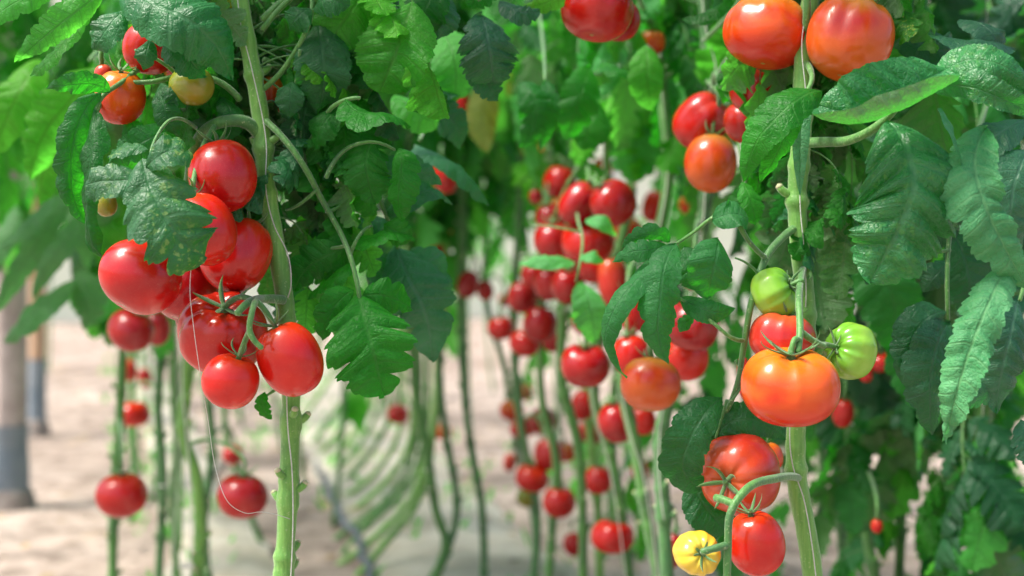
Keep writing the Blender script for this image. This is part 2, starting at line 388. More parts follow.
# ------------------------------------------------------------------ plants
PL = {}
class Plant: pass
def ground_ext(pts, d):
    return pts
def plant(key, pl, r, label, d=None, group='tomato plants growing in rows', m_=None, r_top=None, reach=True, knots=6, k=10, seed=0):
    """pl: list of (px, py, d) or (px, py) with common d"""
    rng = random.Random(hash(key) % 1000 if False else sum(ord(x)*(i+3) for i, x in enumerate(key)) + seed)
    W = [P(q[0], q[1], q[2] if len(q) > 2 else d) for q in pl]
    if reach and W[0].z < 1.9:
        W.insert(0, Vector((W[0].x + rng.uniform(-.03, .03), W[0].y + .02, (W[0].z+1.95)/2))); W.insert(0, Vector((W[1].x + rng.uniform(-.03, .03), W[1].y + .02, 1.98)))
    if reach and W[-1].z > 0.02:
        last = W[-1]; prev = W[-2]
        dirv = (last - prev); dx = dirv.x / max(.05, abs(dirv.z)) * .35
        W.append(Vector((last.x + dx * last.z, last.y + .02, -.03)))
    base = W[-1].copy(); base.z = 0
    root = bpy.data.objects.new('tomato_plant', None); COL.objects.link(root); root.location = base
    root.empty_display_size = .05
    tag(root, label, 'tomato plant', group)
    p = Plant(); p.root = root; p.base = base; p.W = W; p.key = key; p.r = r; p.n = 0
    mb = MB()
    pts = [tuple(w - base) for w in W]
    L = sum((W[i+1]-W[i]).length for i in range(len(W)-1)); n = int(40 + L*50)
    kn = sorted(rng.uniform(.02, .98) for _ in range(int(knots * L / .5)))
    def rf(t):
        q = np.ones_like(t)
        for x in kn: q += .20 * np.exp(-((t - x) * L / .009)**2)
        return q
    n = int(L / .006) if r > .008 else int(L / .015)
    c = tube(mb, pts, r * .8 if r_top is None else r_top, r, n=n, k=k if r < .009 else 14, wob=.05, rng=rng, rfun=rf)
    p.c = c + np.array(base)
    for x in kn:                                   # cut-off petiole stubs at the nodes
        i = int(x * (len(c) - 1)); a = rng.uniform(0, 2*PI)
        q = Vector(c[i]); dv = Vector((math.cos(a), math.sin(a), .35))
        tube(mb, [tuple(q + dv*r*.4), tuple(q + dv*r*1.25), tuple(q + dv*r*1.7 + Vector((0, 0, r*.3)))], r*.48, r*.36, n=5, k=7)
        tube(mb, [tuple(q + dv*r*1.7 + Vector((0, 0, r*.3))), tuple(q + dv*r*1.8 + Vector((0, 0, r*.42)))], r*.37, r*.33, n=3, k=7, mi=1)
    mb.obj('stem', [m_ or STEM, SCAR], root)
    PL[key] = p
    return p
def stem_at(p, z):
    i = int(np.argmin(np.abs(p.c[:, 2] - z))); return Vector(p.c[i])
def stem_near(p, w):
    i = int(np.argmin(np.linalg.norm(p.c - np.array(w), axis=1))); return Vector(p.c[i])
def foliate(p, zlo, zhi, n, lod, seed, pal='gggbbl', smin=.8, smax=1.25, azc=None, azs=180):
    rng = random.Random(seed)
    for i in range(n):
        z = zlo + (zhi - zlo) * (i + rng.uniform(.2, .8)) / n
        s = stem_at(p, z)
        if azc is None: az = i * 2.4 + rng.uniform(-.5, .5) + seed
        else: az = R(azc + rng.uniform(-azs, azs))
        ms = LM[lod + rng.choice(pal)]
        o = link('leaf', rng.choice(ms), p.root)
        o.location = s - p.base
        sc = rng.uniform(smin, smax)
        o.scale = (sc, sc, sc)
        o.rotation_euler = (R(rng.uniform(-12, 12)), R(rng.uniform(-15, 30)), az)
        p.n += 1

# ------------------------------------------------------------------ setting
def sheet(name, verts, faces, m_, label=None):
    me = bpy.data.meshes.new(name); me.from_pydata(verts, [], faces); me.materials.append(m_); me.update()
    o = link(name, me); o['kind'] = 'structure'; return o
gv = []; gf = []
nx, ny = 90, 120
rg = random.Random(5)
xs = np.linspace(-12, 10, nx); ys = np.linspace(-3, 19, ny)
for y in ys:
    for x in xs:
        z = .012*math.sin(x*5.1+y*1.3) + .010*math.sin(y*4.3-x*2.2) + rg.uniform(-.008, .008)
        gv.append((x, y, z))
for j in range(ny-1):
    for i in range(nx-1):
        a0 = j*nx+i; gf.append((a0, a0+1, a0+nx+1, a0+nx))
n0 = len(gv)
ring = [(-12, -3), (10, -3), (10, 19), (-12, 19)]; far = [(-400, -400), (400, -400), (400, 400), (-400, 400)]
for q in ring: gv.append((*q, -.03))
for q in far: gv.append((*q, -.03))
for i in range(4):
    j = (i+1) % 4; gf.append((n0+i, n0+4+i, n0+4+j, n0+j))
g = sheet('ground', gv, gf, SOIL)
for p_ in g.data.polygons: p_.use_smooth = True

RD = Vector((-.295, 1, 0)).normalized()      # the direction the rows run in
RS = Vector((RD.y, -RD.x, 0))
def strip(name, x_at, d0, d1, w, z, m_, n=80, seed=0):
    rng = random.Random(seed); v = []; f = []
    for i in range(n + 1):
        t = d0 + (d1 - d0)*i/n
        c = Vector((x_at(t), t, 0))
        for k in range(7):
            s = (k/6 - .5)*w + (rng.uniform(-.03, .03) if k in (0, 6) else 0)
            q = c + RS*s
            v.append((q.x, q.y, z + rng.uniform(0, .018)*(1 if 0 < k < 6 else .1) + .02*math.cos((k/6-.5)*PI)))
    for i in range(n):
        for k in range(6):
            a0 = i*7+k; f.append((a0, a0+1, a0+8, a0+7))
    o = sheet(name, v, f, m_)
    for p_ in o.data.polygons: p_.use_smooth = True
    return o
MX = lambda d: -.4228 - .219*(d - 3.6)
strip('mulch_strip', lambda d: MX(d) + .24, 2.6, 12, .46, .022, MULCH, seed=3)
strip('mulch_strip', lambda d: -.22 - .295*(d-1.35) + .12, 1.2, 12, .22, .022, MULCH, seed=4)

def irrigation(name, f, d0, d1, z, label, r=.008):
    mb = MB(); rng = random.Random(7)
    pts = [(f(d) + rng.uniform(-.012, .012), d, z + rng.uniform(0, .012)) for d in np.linspace(d0, d1, 26)]
    tube(mb, pts, r, n=140, k=8)
    o = mb.obj(name, [PIPE]); tag(o, label, 'irrigation hose')
irrigation('irrigation_hose', lambda d: MX(d), 2.6, 4.6, .062, 'dark irrigation hose lying at the foot of the leaning green stems')

# greenhouse end wall: film on a metal frame
fw = bpy.data.objects.new('greenhouse_wall', None); COL.objects.link(fw)
fw.location = (-2.9, 15.0, 0); fw.rotation_euler = (0, 0, math.atan2(.295, 1))
tag(fw, 'pale translucent plastic end wall of the greenhouse behind the rows', 'greenhouse wall')
mb = MB(); nn = 80; v = []; f = []
for i in range(nn+1):
    x = -9 + 20*i/nn
    top = 4.2 + 1.2*math.cos(((x % 6.6)/6.6 - .5)*PI)
    for k in range(9): v.append((x, .03*math.sin(i*2.0)*math.sin(k/8*PI), top*k/8))
for i in range(nn):
    for k in range(8): a0 = i*9+k; f.append((a0, a0+9, a0+10, a0+1))
mb.add(v, f); mb.obj('plastic_film', [FILM], fw)
for i in range(7):
    x = -9 + i*3.3; mb = MB(); tube(mb, [(x, -.08, 0), (x, -.08, 4.4)], .035, n=3, k=12); mb.obj('upright', [METAL], fw)
mb = MB(); tube(mb, [(-9, -.15, 2.3), (11, -.15, 2.3)], .025, n=3, k=10); mb.obj('rail', [METAL], fw)

def post(px, pyb, r, ztop, split, m_top, label):
    d = H*F/(pyb - HY); b = P(px, pyb, d); b.z = 0
    root = bpy.data.objects.new('greenhouse_post', None); COL.objects.link(root); root.location = b
    tag(root, label, 'post')
    rng = random.Random(int(px))
    mb = MB(); tube(mb, [(0, 0, .02), (.004, 0, ztop*.5), (0, 0, ztop)], r, r*.93, n=30, k=16, wob=.03, rng=rng); mb.obj('shaft', [m_top], root)
    mb = MB(); tube(mb, [(0, 0, -.02), (0, 0, split*.5), (0, 0, split)], r*1.12, r*1.08, n=16, k=16, wob=.04, rng=rng, cap=False); mb.obj('blue_wrapping', [POSTB], root)
    mb = MB(); tube(mb, [(0, 0, -.04), (0, 0, .03), (0, 0, .05)], r*1.7, r*1.3, n=6, k=14); mb.obj('footing', [CONC], root)
post(10, 507, .048, 2.3, .24, POSTW, 'thick weathered greenhouse post with blue base at the left edge')
post(37, 432, .034, 2.3, .30, POSTT, 'thinner tan greenhouse post farther down the left path')

# ------------------------------------------------------------------ explicit plants
G = 'tomato plants growing in rows'
plant('A0', [(232,-60),(240,0),(251,60),(261,120),(267,190),(277,250),(286,310),(291,385),(290,450),(287,520),(283,590)], .0096,
      'tomato plant with thick pale stem carrying the big glossy red cluster', d=1.38, m_=STEM, knots=5)
plant('B0', [(818,-60),(808,20),(803,70),(802,130),(797,200),(800,250),(806,310),(802,385),(796,430),(797,480),(806,530),(813,580)], .0104,
      'tomato plant with thick pale stem bearing orange and green tomatoes', d=1.38, m_=STEM, knots=5)
plant('A1', [(232,-60),(222,60),(208,180),(192,300),(187,380),(183,432),(196,475),(200,530),(196,600)], .0100, 'tomato plant with bent green stem just behind the left red cluster', d=2.3, m_=STEM)
plant('A2', [(160,-60),(140,150),(124,330),(119,430),(114,500),(113,600)], .0095, 'tomato plant whose thin stem stands leftmost above the path', d=2.7, m_=STALK)
plant('A3', [(190,-60),(178,150),(168,300),(158,400),(163,480),(158,600)], .009, 'tomato plant with straight stem between the two left low tomatoes', d=2.8, m_=STEMD)
plant('A4', [(196,-40),(186,200),(172,350),(176,440),(172,500),(180,600)], .008, 'tomato plant with slim stem left of the bent green stem', d=3.1, m_=STALK)
plant('A5', [(230,-40),(222,200),(206,360),(212,450),(204,520),(210,600)], .009, 'tomato plant with slim dark stem right of the bent green stem', d=2.9, m_=STEMD)
plant('A6', [(150,60),(140,250),(132,380),(136,470),(128,540)], .009, 'tomato plant far down the left row above the path', d=3.9, m_=STALK)
plant('A7', [(232,60),(228,300),(226,430),(246,500),(268,560)], .008, 'tomato plant with stem slanting right behind the low red tomato', d=3.5, m_=STALK)
# centre: leaning stems
plant('M1', [(462,-20),(463,200),(461,300),(464,384),(470,440),(482,510),(483,600)], .0085, 'tomato plant with dark crooked stem alone over the brown path', d=3.0, m_=STEMD)
plant('M2', [(446,20),(440,250),(440,384),(447,440),(457,510),(444,560),(425,600)], .0085, 'tomato plant with kinked stem just left of the dark crooked one', d=3.1, m_=STEMD)
plant('M3', [(420,-20),(410,250),(415,384),(427,450),(436,510),(446,545),(430,590)], .0100, 'tomato plant with the thickest stem of the slanting group', d=3.0, m_=STALK)
ms = [([(452,60),(444,300),(434,430),(418,500),(388,540),(345,590)], 3.2), ([(436,60),(428,330),(422,450),(404,490),(362,530),(340,560)], 3.5),
      ([(418,60),(412,330),(410,440),(388,480),(348,515),(332,528)], 3.9), ([(402,60),(398,330),(392,410),(368,455),(334,490),(322,502)], 4.4),
      ([(385,90),(382,330),(372,400),(350,440),(320,470),(311,480)], 4.8), ([(366,90),(362,330),(352,385),(330,420),(308,450),(300,458)], 5.3),
      ([(350,120),(346,330),(334,370),(312,405),(292,432),(286,440)], 5.8), ([(330,140),(326,320),(316,355),(298,390),(280,415),(274,424)], 6.3),
      ([(444,60),(438,330),(430,440),(410,500),(372,540),(338,566)], 3.35), ([(427,60),(420,330),(416,440),(396,488),(356,524),(334,540)], 3.7),
      ([(410,60),(404,330),(400,430),(378,470),(340,502),(326,514)], 4.15), ([(392,80),(390,330),(382,400),(358,448),(326,480),(316,490)], 4.6), ([(376,90),(374,330),(362,392),(340,430),(314,460),(305,468)], 5.05)]
for i, (q, d) in enumerate(ms):
    plant('N%d' % i, q, .0082 + .0004*(i % 8), 'tomato plant with bare stem slanting down left to the irrigation hose', d=d,
          group='slanting tomato plants along the irrigation hose', m_=[STEM, STALK][i % 2])
# right of centre
plant('U1', [(700,-60),(708,60),(712,120),(702,230),(676,370),(661,440),(664,520),(668,600)], .0098, 'tomato plant with stem right of the hanging orange red tomato', d=1.95, m_=STEMD)
plant('U2', [(650,-60),(661,80),(668,180),(640,300),(622,380),(634,440),(646,510),(661,600)], .0090, 'tomato plant with stem sloping behind the centre right tomatoes', d=2.15, m_=STALK)
plant('U3', [(626,-60),(628,90),(631,190),(604,310),(594,395),(612,460),(622,520),(631,600)], .0090, 'tomato plant with green stem right of the low centre tomatoes', d=2.35, m_=STALK)
plant('U4', [(588,-60),(575,120),(568,250),(562,380),(577,440),(582,500),(583,600)], .0085, 'tomato plant with stem through the middle of the red cluster', d=2.45, m_=STALK)
plant('U5', [(556,-40),(548,150),(541,300),(542,400),(556,460),(552,530),(548,600)], .0080, 'tomato plant with slim stem left of the lowest centre tomato', d=2.7, m_=STALK)
plant('U6', [(528,-40),(520,200),(514,330),(520,420),(537,510),(532,600)], .0085, 'tomato plant bordering the brown path on its right side', d=2.9, m_=STEMD)
plant('U7', [(494,-40),(488,200),(486,300),(505,370),(518,450),(534,520),(530,590)], .0080, 'tomato plant with thin stem bowing right under the small orange tomato', d=3.3, m_=STEMD)
plant('U8', [(612,-40),(606,200),(602,330),(590,420),(598,510),(600,600)], .0085, 'tomato plant with pale stem right behind the lowest centre tomato', d=2.75, m_=STEM)
# right row
plant('C1', [(1000,-60),(988,150),(984,400),(978,500),(980,600)], .0105, 'tomato plant with pale stem low at the right edge', d=1.95, m_=STALK)
plant('C2', [(920,-60),(915,200),(905,400),(903,480),(898,600)], .0085, 'tomato plant with stem under the dark hanging leaves', d=2.3, m_=STALK)
plant('C3', [(872,-60),(866,200),(857,400),(862,470),(868,540),(880,610)], .0090, 'tomato plant with stem beside the small low red tomato', d=2.2, m_=STALK)
plant('C4', [(852,-60),(848,200),(838,400),(836,480),(843,560),(845,620)], .0080, 'tomato plant with thin stem nearest right of the thick pale one', d=2.5, m_=STEMD)

def rowx(x0, d0, d): return x0 - .295*(d - d0)
def filler(key, x, d, label, group, rng, r=.0075):
    j = lambda s: rng.uniform(-s, s)
    base = Vector((x + j(.05), d + j(.05), -.03))
    top = Vector((x + j(.06), d + j(.06), 2.15))
    px = lambda w: ((w.x)/w.y*F + 512, HY + (H - w.z)/w.y*F, w.y)
    mid = base.lerp(top, .5) + Vector((j(.05), j(.05), 0)); q = base.lerp(top, .25) + Vector((j(.05), j(.05), 0))
    return plant(key, [px(top), px(mid), px(q), px(base)], r, label, group=group, m_=rng.choice([STALK, STEMD]), reach=False)
rng = random.Random(77)
FA = []; FB = []; FC = []; FL = []
for i, d in enumerate([1.75, 2.0, 3.4, 4.2, 4.9, 5.7, 6.6, 7.6, 8.8]):
    if d < 2.5: continue
    FA.append((filler('FA%d' % i, rowx(-.22, 1.35, d), d, 'blurred tomato plant far along the row that borders the left path', 'far tomato plants of the left row', rng), d))
for i, d in enumerate([3.8, 4.4, 5.2, 6.0, 6.9, 7.9, 9.0]):
    FB.append((filler('FB%d' % i, rowx(.273, 1.35, d), d, 'blurred tomato plant far behind the centre red clusters', 'far tomato plants of the middle row', rng), d))
for i, d in enumerate([1.75, 2.65, 3.05, 3.5, 4.0, 4.6, 5.3, 6.1, 7.0, 8.0, 9.2]):
    FC.append((filler('FC%d' % i, rowx(.72, 1.9, d), d, 'blurred leafy tomato plant in the dense row at the right', 'tomato plants of the right row', rng), d))
for i, d in enumerate([2.2, 2.6, 3.0, 3.5, 4.1, 4.8, 5.6, 6.5, 7.6, 8.8]):
    FL.append((filler('FL%d' % i, rowx(-1.02, 2.4, d), d, 'blurred leafy tomato plant left of the path behind the posts', 'tomato plants left of the path', rng), d))
for i, d in enumerate([3.0, 3.25, 3.6, 4.0, 4.4, 5.2, 6.2, 7.4]):
    FC.append((filler('FD%d' % i, rowx(1.5, 1.9, d), d, 'blurred leafy tomato plant in the dense row at the right', 'tomato plants of the right row', rng), d))

# leaves of the rows
for key, n in (('A0', 12), ('B0', 12), ('A1', 10), ('A2', 8), ('A3', 6), ('A5', 5), ('U1', 4), ('C1', 10), ('C2', 8), ('C3', 6)):
    p = PL[key]; y0 = p.base.y
    foliate(p, H + 270/F*y0 + .12, 1.98, n, 'lo', n*7 + int(y0*30), 'gbg', smin=.9, smax=1.3)  # upper leaves out of view, added to shade the near plants
def zpx(py, d): return H - (py - HY)/F*d
for key, (n, plo, pal) in {'A1': (17, 90, 'glls'), 'A2': (18, 170, 'lls'), 'A3': (10, 120, 'gbg'), 'A4': (12, 140, 'gbl'), 'A5': (12, 130, 'gbl'), 'A6': (10, 190, 'gl'), 'A7': (10, 140, 'gl')}.items():
    p = PL[key]; d = p.W[0].y
    foliate(p, zpx(plo, d), zpx(-60, d) + .05, n, 'hi' if d < 2.6 else 'lo', hash(n) + int(d*100), pal)
for key, (n, plo, pal) in {'M1': (9, 120, 'll'), 'M2': (10, 150, 'gl'), 'M3': (11, 160, 'gll')}.items():
    p = PL[key]; d = p.W[0].y
    foliate(p, zpx(plo, d), zpx(-40, d) + .05, n, 'lo', int(d*100) + n, pal, smax=1.1)
for i, (q, d) in enumerate(ms):
    p = PL['N%d' % i]; foliate(p, zpx(180 - 2*i, d), p.c[:, 2].max(), 4, 'lo', 50 + i, 'l', smin=.7, smax=1.05)
for key, (n, plo, pal) in {'U1': (8, 30, 'gll'), 'U2': (7, 40, 'gl'), 'U3': (7, 50, 'll'), 'U4': (8, 60, 'gl'), 'U5': (8, 90, 'll'), 'U6': (9, 110, 'gl'), 'U7': (8, 120, 'll'), 'U8': (7, 60, 'll')}.items():
    p = PL[key]; d = p.W[0].y
    foliate(p, zpx(plo, d), zpx(-50, d) + .05, n, 'hi' if d < 2.6 else 'lo', int(d*100) + n*3, pal, smin=.65, smax=1.0)
for key, (n, plo, pal) in {'C1': (20, 420, 'gbb'), 'C2': (18, 400, 'gbb'), 'C3': (12, 270, 'gb'), 'C4': (10, 250, 'gb')}.items():
    p = PL[key]; d = p.W[0].y
    foliate(p, zpx(plo, d), zpx(-60, d) + .05, n, 'hi', int(d*100) + n*5, pal, smin=.8, smax=1.2)
for p, d in FA: foliate(p, .95, 2.1, 12, 'lo', int(d*10), 'ggl')
for p, d in FB: foliate(p, 1.05, 2.1, 5, 'lo', int(d*13), 'l', smin=.7)  # only light green here: sunlit brightness put into the leaf colour
for p, d in FC: foliate(p, .22 if d < 4.2 else .55, 2.1, 30 if d < 3.2 else 16 if d < 4.2 else 7, 'hi' if d < 2 else 'lo', int(d*17), 'glb' if d < 3.2 else 'lll', smin=.55, smax=1.0)  # farther plants turn all light green, painting in their sunlit look
for p, d in FL: foliate(p, .88, 2.1, 36, 'lo', int(d*19), 'gll', smin=.6, smax=1.05)

for key, n in (('C1', 16), ('C2', 16), ('C3', 7), ('C4', 5)):
    p = PL[key]; foliate(p, .06, .62, n, 'lo', 400 + n, 'glg', smin=.4, smax=.75)
# ------------------------------------------------------------------ tomatoes
def tomato_mesh(seed, n_lobes=6, groove=.06, dimple=.16, nu=64, nvv=36, heart=0.0, squash=.94):
    rng = random.Random(seed); mb = MB()
    gr = [(2*PI*i/n_lobes + rng.uniform(-.5, .5)*2*PI/n_lobes*.6, rng.uniform(.4, 1.0), rng.uniform(.16, .30)) for i in range(n_lobes)]
    th = np.linspace(0, 2*PI, nu, endpoint=False); ph = np.linspace(0, PI, nvv + 1)[1:-1]
    TH, PH = np.meshgrid(th, ph)
    g = np.zeros_like(TH)
    for a0, s, w in gr:
        dd = np.angle(np.exp(1j*(TH - a0)))
        g = np.maximum(g, s*np.exp(-(dd/w)**2))
    wt = np.sin(PH)**.6 * (.16 + .84*np.clip(.5 + .62*np.cos(PH), 0, 1)**1.3)
    e1, e2 = rng.uniform(0, 6), rng.uniform(0, 6)
    rho = np.sin(PH)**.92 * (1 - groove*1.5*g*wt) * (1 + .025*np.cos(2*TH + e1) + .018*np.cos(3*TH + e2)*np.sin(PH))
    z = np.cos(PH); z = np.sign(z)*np.abs(z)**squash
    z = z - dimple*1.6*np.exp(-(rho/.34)**2)*(PH < PI/2) - groove*.8*g*np.exp(-((rho-.5)/.3)**2)*np.clip(np.cos(PH)*2.5, 0, 1)
    z = z + .05*np.exp(-(rho/.25)**2)*(PH > PI/2)
    if heart: z = z - heart*1.3*np.exp(-(np.angle(np.exp(1j*(TH-1.57)))/.5)**2)*np.clip(np.cos(PH), 0, 1)**1.2*np.sin(PH)
    V = np.stack([rho*np.cos(TH), rho*np.sin(TH), z], -1).reshape(-1, 3)
    nr = len(ph); fs = []
    for i in range(nr-1):
        for j in range(nu):
            j2 = (j+1) % nu; fs.append((i*nu+j, (i+1)*nu+j, (i+1)*nu+j2, i*nu+j2))
    zt = V[:nu, 2].mean() - .01; zb = V[-nu:, 2].mean() + .0
    V = np.vstack([V, (0, 0, zt), (0, 0, zb)]); b = nr*nu
    for j in range(nu):
        j2 = (j+1) % nu; fs.append((b, j, j2, j2)); fs.append((b+1, (nr-1)*nu+j2, (nr-1)*nu+j, (nr-1)*nu+j))
    mb.add(V, fs); return mb, zt
def calyx_mesh(seed, ztop, R0=1.0, n=6, curl=1.0):
    """unit-size: spreads over the fruit's shoulder"""
    rng = random.Random(seed); mb = MB()
    for i in range(n):
        a = 2*PI*i/n + rng.uniform(-.25, .25); L = rng.uniform(.48, .72)*R0; w = rng.uniform(.055, .08)
        up = rng.uniform(.12, .65)*curl; m_ = 9
        V = []; fs = []; ay = rng.uniform(-.35, .35)
        for k in range(m_+1):
            t = k/m_; r = .03 + L*math.sin(min(1, t)*1.25)/math.sin(1.25)
            zz = ztop + .10 + .10*math.sin(t*PI*.8) + up*t**2.2
            aa = a + ay*t*t
            c = Vector((r*math.cos(aa), r*math.sin(aa), zz)); s = Vector((-math.sin(aa), math.cos(aa), 0))
            ww = w*(math.sin(PI*min(1, .18+.82*t)))**.8*(1-t*.35) + .004
            V += [tuple(c - s*ww + Vector((0, 0, .03*(1-t)))), tuple(c + Vector((0, 0, .012+.02*(1-t)))), tuple(c + s*ww + Vector((0, 0, .03*(1-t)))), tuple(c - Vector((0, 0, .02)))]
        for k in range(m_):
            b0 = k*4; b1 = b0+4
            for q in range(4):
                q2 = (q+1) % 4; fs.append((b0+q, b0+q2, b1+q2, b1+q))
        mb.add(V, fs)
    tube(mb, [(0, 0, ztop-.03), (0, 0, ztop+.12), (0.02, 0, ztop+.22)], .11, .055, n=8, k=10)
    return mb
KINDS = {'round': (5, .025, .12, 0, .94), 'lobed': (7, .085, .18, 0, .88), 'ribbed': (10, .10, .2, 0, .86), 'heart': (6, .08, .2, .20, .88), 'smooth': (4, .012, .10, 0, .97)}
TMESH = {}; CAL = {}
def get_tomato(kind, seed, col, hi):
    k = (kind, seed % 4, col, hi)
    if k not in TMESH:
        nl, gr, dm, ht, sq = KINDS[kind]
        mb, zt = tomato_mesh(seed % 4*7 + len(kind), nl, gr, dm, 96 if hi else 36, 60 if hi else 22, ht, sq)
        TMESH[k] = (mb.mesh('tomato', [TM[col]]), zt)
        c = (kind, seed % 4)
        if c not in CAL: CAL[c] = calyx_mesh(seed, zt, n=5 + seed % 3).mesh('calyx', [STALK])
    return TMESH[k][0], TMESH[k][1], CAL[(kind, seed % 4)]
TOPS = {}
def tomato(px, py, w, h, d, col, kind, label, plantkey=None, ax=None, spin=None, cal=True, group=None, tid=None, hi=None):
    seed = int(px*3 + py*7)
    rng = random.Random(seed)
    hi = (d < 1.6) if hi is None else hi
    me, zt, cm = get_tomato(kind, seed, col, hi)
    o = link('tomato', me)
    if ax is None: ax = (rng.uniform(-.3, .3), rng.uniform(-.35, .15), 1)
    a = Vector(ax).normalized()
    o.rotation_mode = 'QUATERNION'
    q = Vector((0, 0, 1)).rotation_difference(a) @ Quaternion((0, 0, 1), R(spin if spin is not None else rng.uniform(0, 360)))
    o.rotation_quaternion = q
    rx = w/2/F*d; rz = h/2/F*d
    # extents along the fruit's own axis and across it, from how the axis is tipped
    o.scale = (rx, rx, max(rz, rx*.72) if abs(a.z) < .7 else rz)
    if abs(a.z) < .7 and abs(a.x) > .6: o.scale = (rz, rz, rx)
    o.location = P(px, py, d)
    tag(o, label, 'tomato', group)
    if cal or d < 2.6:
        c = link('calyx', cm, o)
    sc = o.scale
    top = o.location + q @ Vector((0, 0, (zt + .2)*sc.z))
    TOPS.setdefault(plantkey, []).append((o, top, a))
    return o
def truss(key, tomatoes, off=.05, r=.0024):
    """the green fruit stalk of one cluster: a spine from the stem and a pedicel to each fruit"""
    p = PL[key]; tops = [t[1] for t in tomatoes]
    cen = sum(tops, Vector()) / len(tops); zt = max(t.z for t in tops)
    s = stem_at(p, zt + off); mb = MB()
    low = min(tops, key=lambda t: t.z)
    e = Vector((cen.x, cen.y, (cen.z+low.z)/2 + .01))
    m1 = s + (Vector((cen.x, cen.y, s.z)) - s)*.6 + Vector((0, 0, .018))
    spine = [tuple(s), tuple(m1), tuple(Vector((cen.x, cen.y - .004, zt + .012))), tuple(e)]
    if len(tops) == 1: spine = [tuple(s), tuple(s.lerp(tops[0], .5) + Vector((0, 0, .03))), tuple(tops[0] + Vector((0, 0, .02))), tuple(tops[0])]
    base = np.array(p.base)
    c = tube(mb, [tuple(Vector(q) - p.base) for q in spine], r*1.5, r, n=30, k=8)
    if len(tops) > 1:
        for _, t, a in tomatoes:
            w = np.array(t - p.base); dd = np.linalg.norm(c[6:] - w - np.array([0, 0, .02]), axis=1); q = Vector(c[6 + int(np.argmin(dd))])
            e = t - p.base; m_ = q.lerp(e, .5) + Vector((0, 0, .006)) + a*.008
            tube(mb, [tuple(q), tuple(m_), tuple(e - a*.004)], r*.9, r*.8, n=12, k=7)
            tube(mb, [tuple(m_ - Vector((0, 0, .002))), tuple(m_ + Vector((0, 0, .002)))], r*1.3, r*1.3, n=3, k=7)
    mb.obj('fruit_stalk', [STALK], p.root)
def stalk(key, d, paths, rs=(.0042, .003), mi=STALK, name='fruit_stalk'):
    p = PL[key]; mb = MB()
    for pts, a, b in paths:
        tube(mb, [tuple(P(q[0], q[1], q[2] if len(q) > 2 else d) - p.base) for q in pts], a, b, n=26, k=10)
    mb.obj(name, [mi], p.root)

T = tomato
# left hero cluster
T(223,176,68,74,1.335,'red','smooth','glossy red tomato at the top of the left cluster against the stem','A0', ax=(-.25,.3,1), spin=20, cal=False)
T(204,229,64,76,1.285,'bright','smooth','orange tinged red tomato half behind the speckled leaf of the left cluster','A0', ax=(-.5,.3,1), cal=False)
T(237,254,68,80,1.36,'bright','lobed','red tomato wedged between stem and speckled leaf in the left cluster','A0', ax=(.35,.5,1), cal=False)
T(141,277,82,72,1.29,'red','smooth','leftmost large tomato of the left cluster, under the speckled leaf','A0', ax=(.5,.4,1), cal=False)
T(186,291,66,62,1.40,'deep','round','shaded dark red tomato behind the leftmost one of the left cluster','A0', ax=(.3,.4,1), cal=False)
T(223,333,88,84,1.335,'red','lobed','ribbed red tomato with green star calyx facing out in the left cluster','A0', ax=(.16,-.62,.75), spin=40)
T(197,312,44,56,1.41,'deep','round','red tomato peeping out left behind the ribbed one','A0', cal=False)
T(290,359,64,78,1.285,'bright','smooth','glossy red tomato hanging right in front of the thick stem','A0', ax=(-.45,-.1,1), cal=True)
T(231,381,57,56,1.27,'bright','smooth','smallest and lowest tomato of the left hero cluster','A0', ax=(.35,-.1,1))
# right hero cluster
T(775,293,44,56,1.335,'green','ribbed','pale green ribbed tomato left of the stem above the orange one','B0', ax=(.8,-.35,.45), spin=10)
T(850,351,48,58,1.32,'green','ribbed','round light green tomato right of the big orange one','B0', ax=(-.85,-.4,.25), spin=50)
T(782,338,66,54,1.325,'pink','lobed','red tomato tucked behind the big orange tomato','B0', ax=(.2,.1,1), cal=False)
T(790,386,98,80,1.265,'orange','heart','big flattened orange tomato with red base on the right stem','B0', ax=(.0,-.14,1), spin=180)
T(739,474,84,78,1.35,'pink','lobed','ribbed red tomato with curled calyx below the big orange one','B0', ax=(-.45,-.7,-.1), spin=5)
T(756,543,58,66,1.29,'bright','smooth','glossy red tomato at the bottom behind the pale fruit stalk','B0', ax=(-.2,-.1,1), cal=False)
T(697,553,47,49,1.285,'yellow','ribbed','small yellow ribbed tomato at the bottom edge','B0', ax=(.15,-.95,.15), spin=20)
T(769,457,28,30,1.46,'orange','round','orange tomato sliver behind the ribbed red one on the right stem','B0', cal=False)
# top right pair
T(768,32,87,72,1.40,'orange','lobed','big orange red tomato at the top, left of a pair','B0', ax=(.2,.2,1), spin=30, cal=False)
T(850,38,85,88,1.36,'ripening','heart','big lopsided orange tomato at the top, right of a pair','B0', ax=(.35,.25,1), spin=60, cal=False)
T(702,121,62,54,1.72,'red','lobed','dark red tomato with dark calyx above the orange one near the upper stem','U1', ax=(.6,-.3,.6))
T(711,163,54,60,1.68,'ripening','smooth','yellow orange tomato below the dark red one near the upper stem','U1', ax=(.1,.2,1), cal=False)
T(758,92,56,50,1.50,'red','round','blurred red tomato below the top pair of big orange ones','U1')
T(746,121,46,44,1.58,'red','round','blurred red tomato right of the dark red one, partly behind leaf','U1')
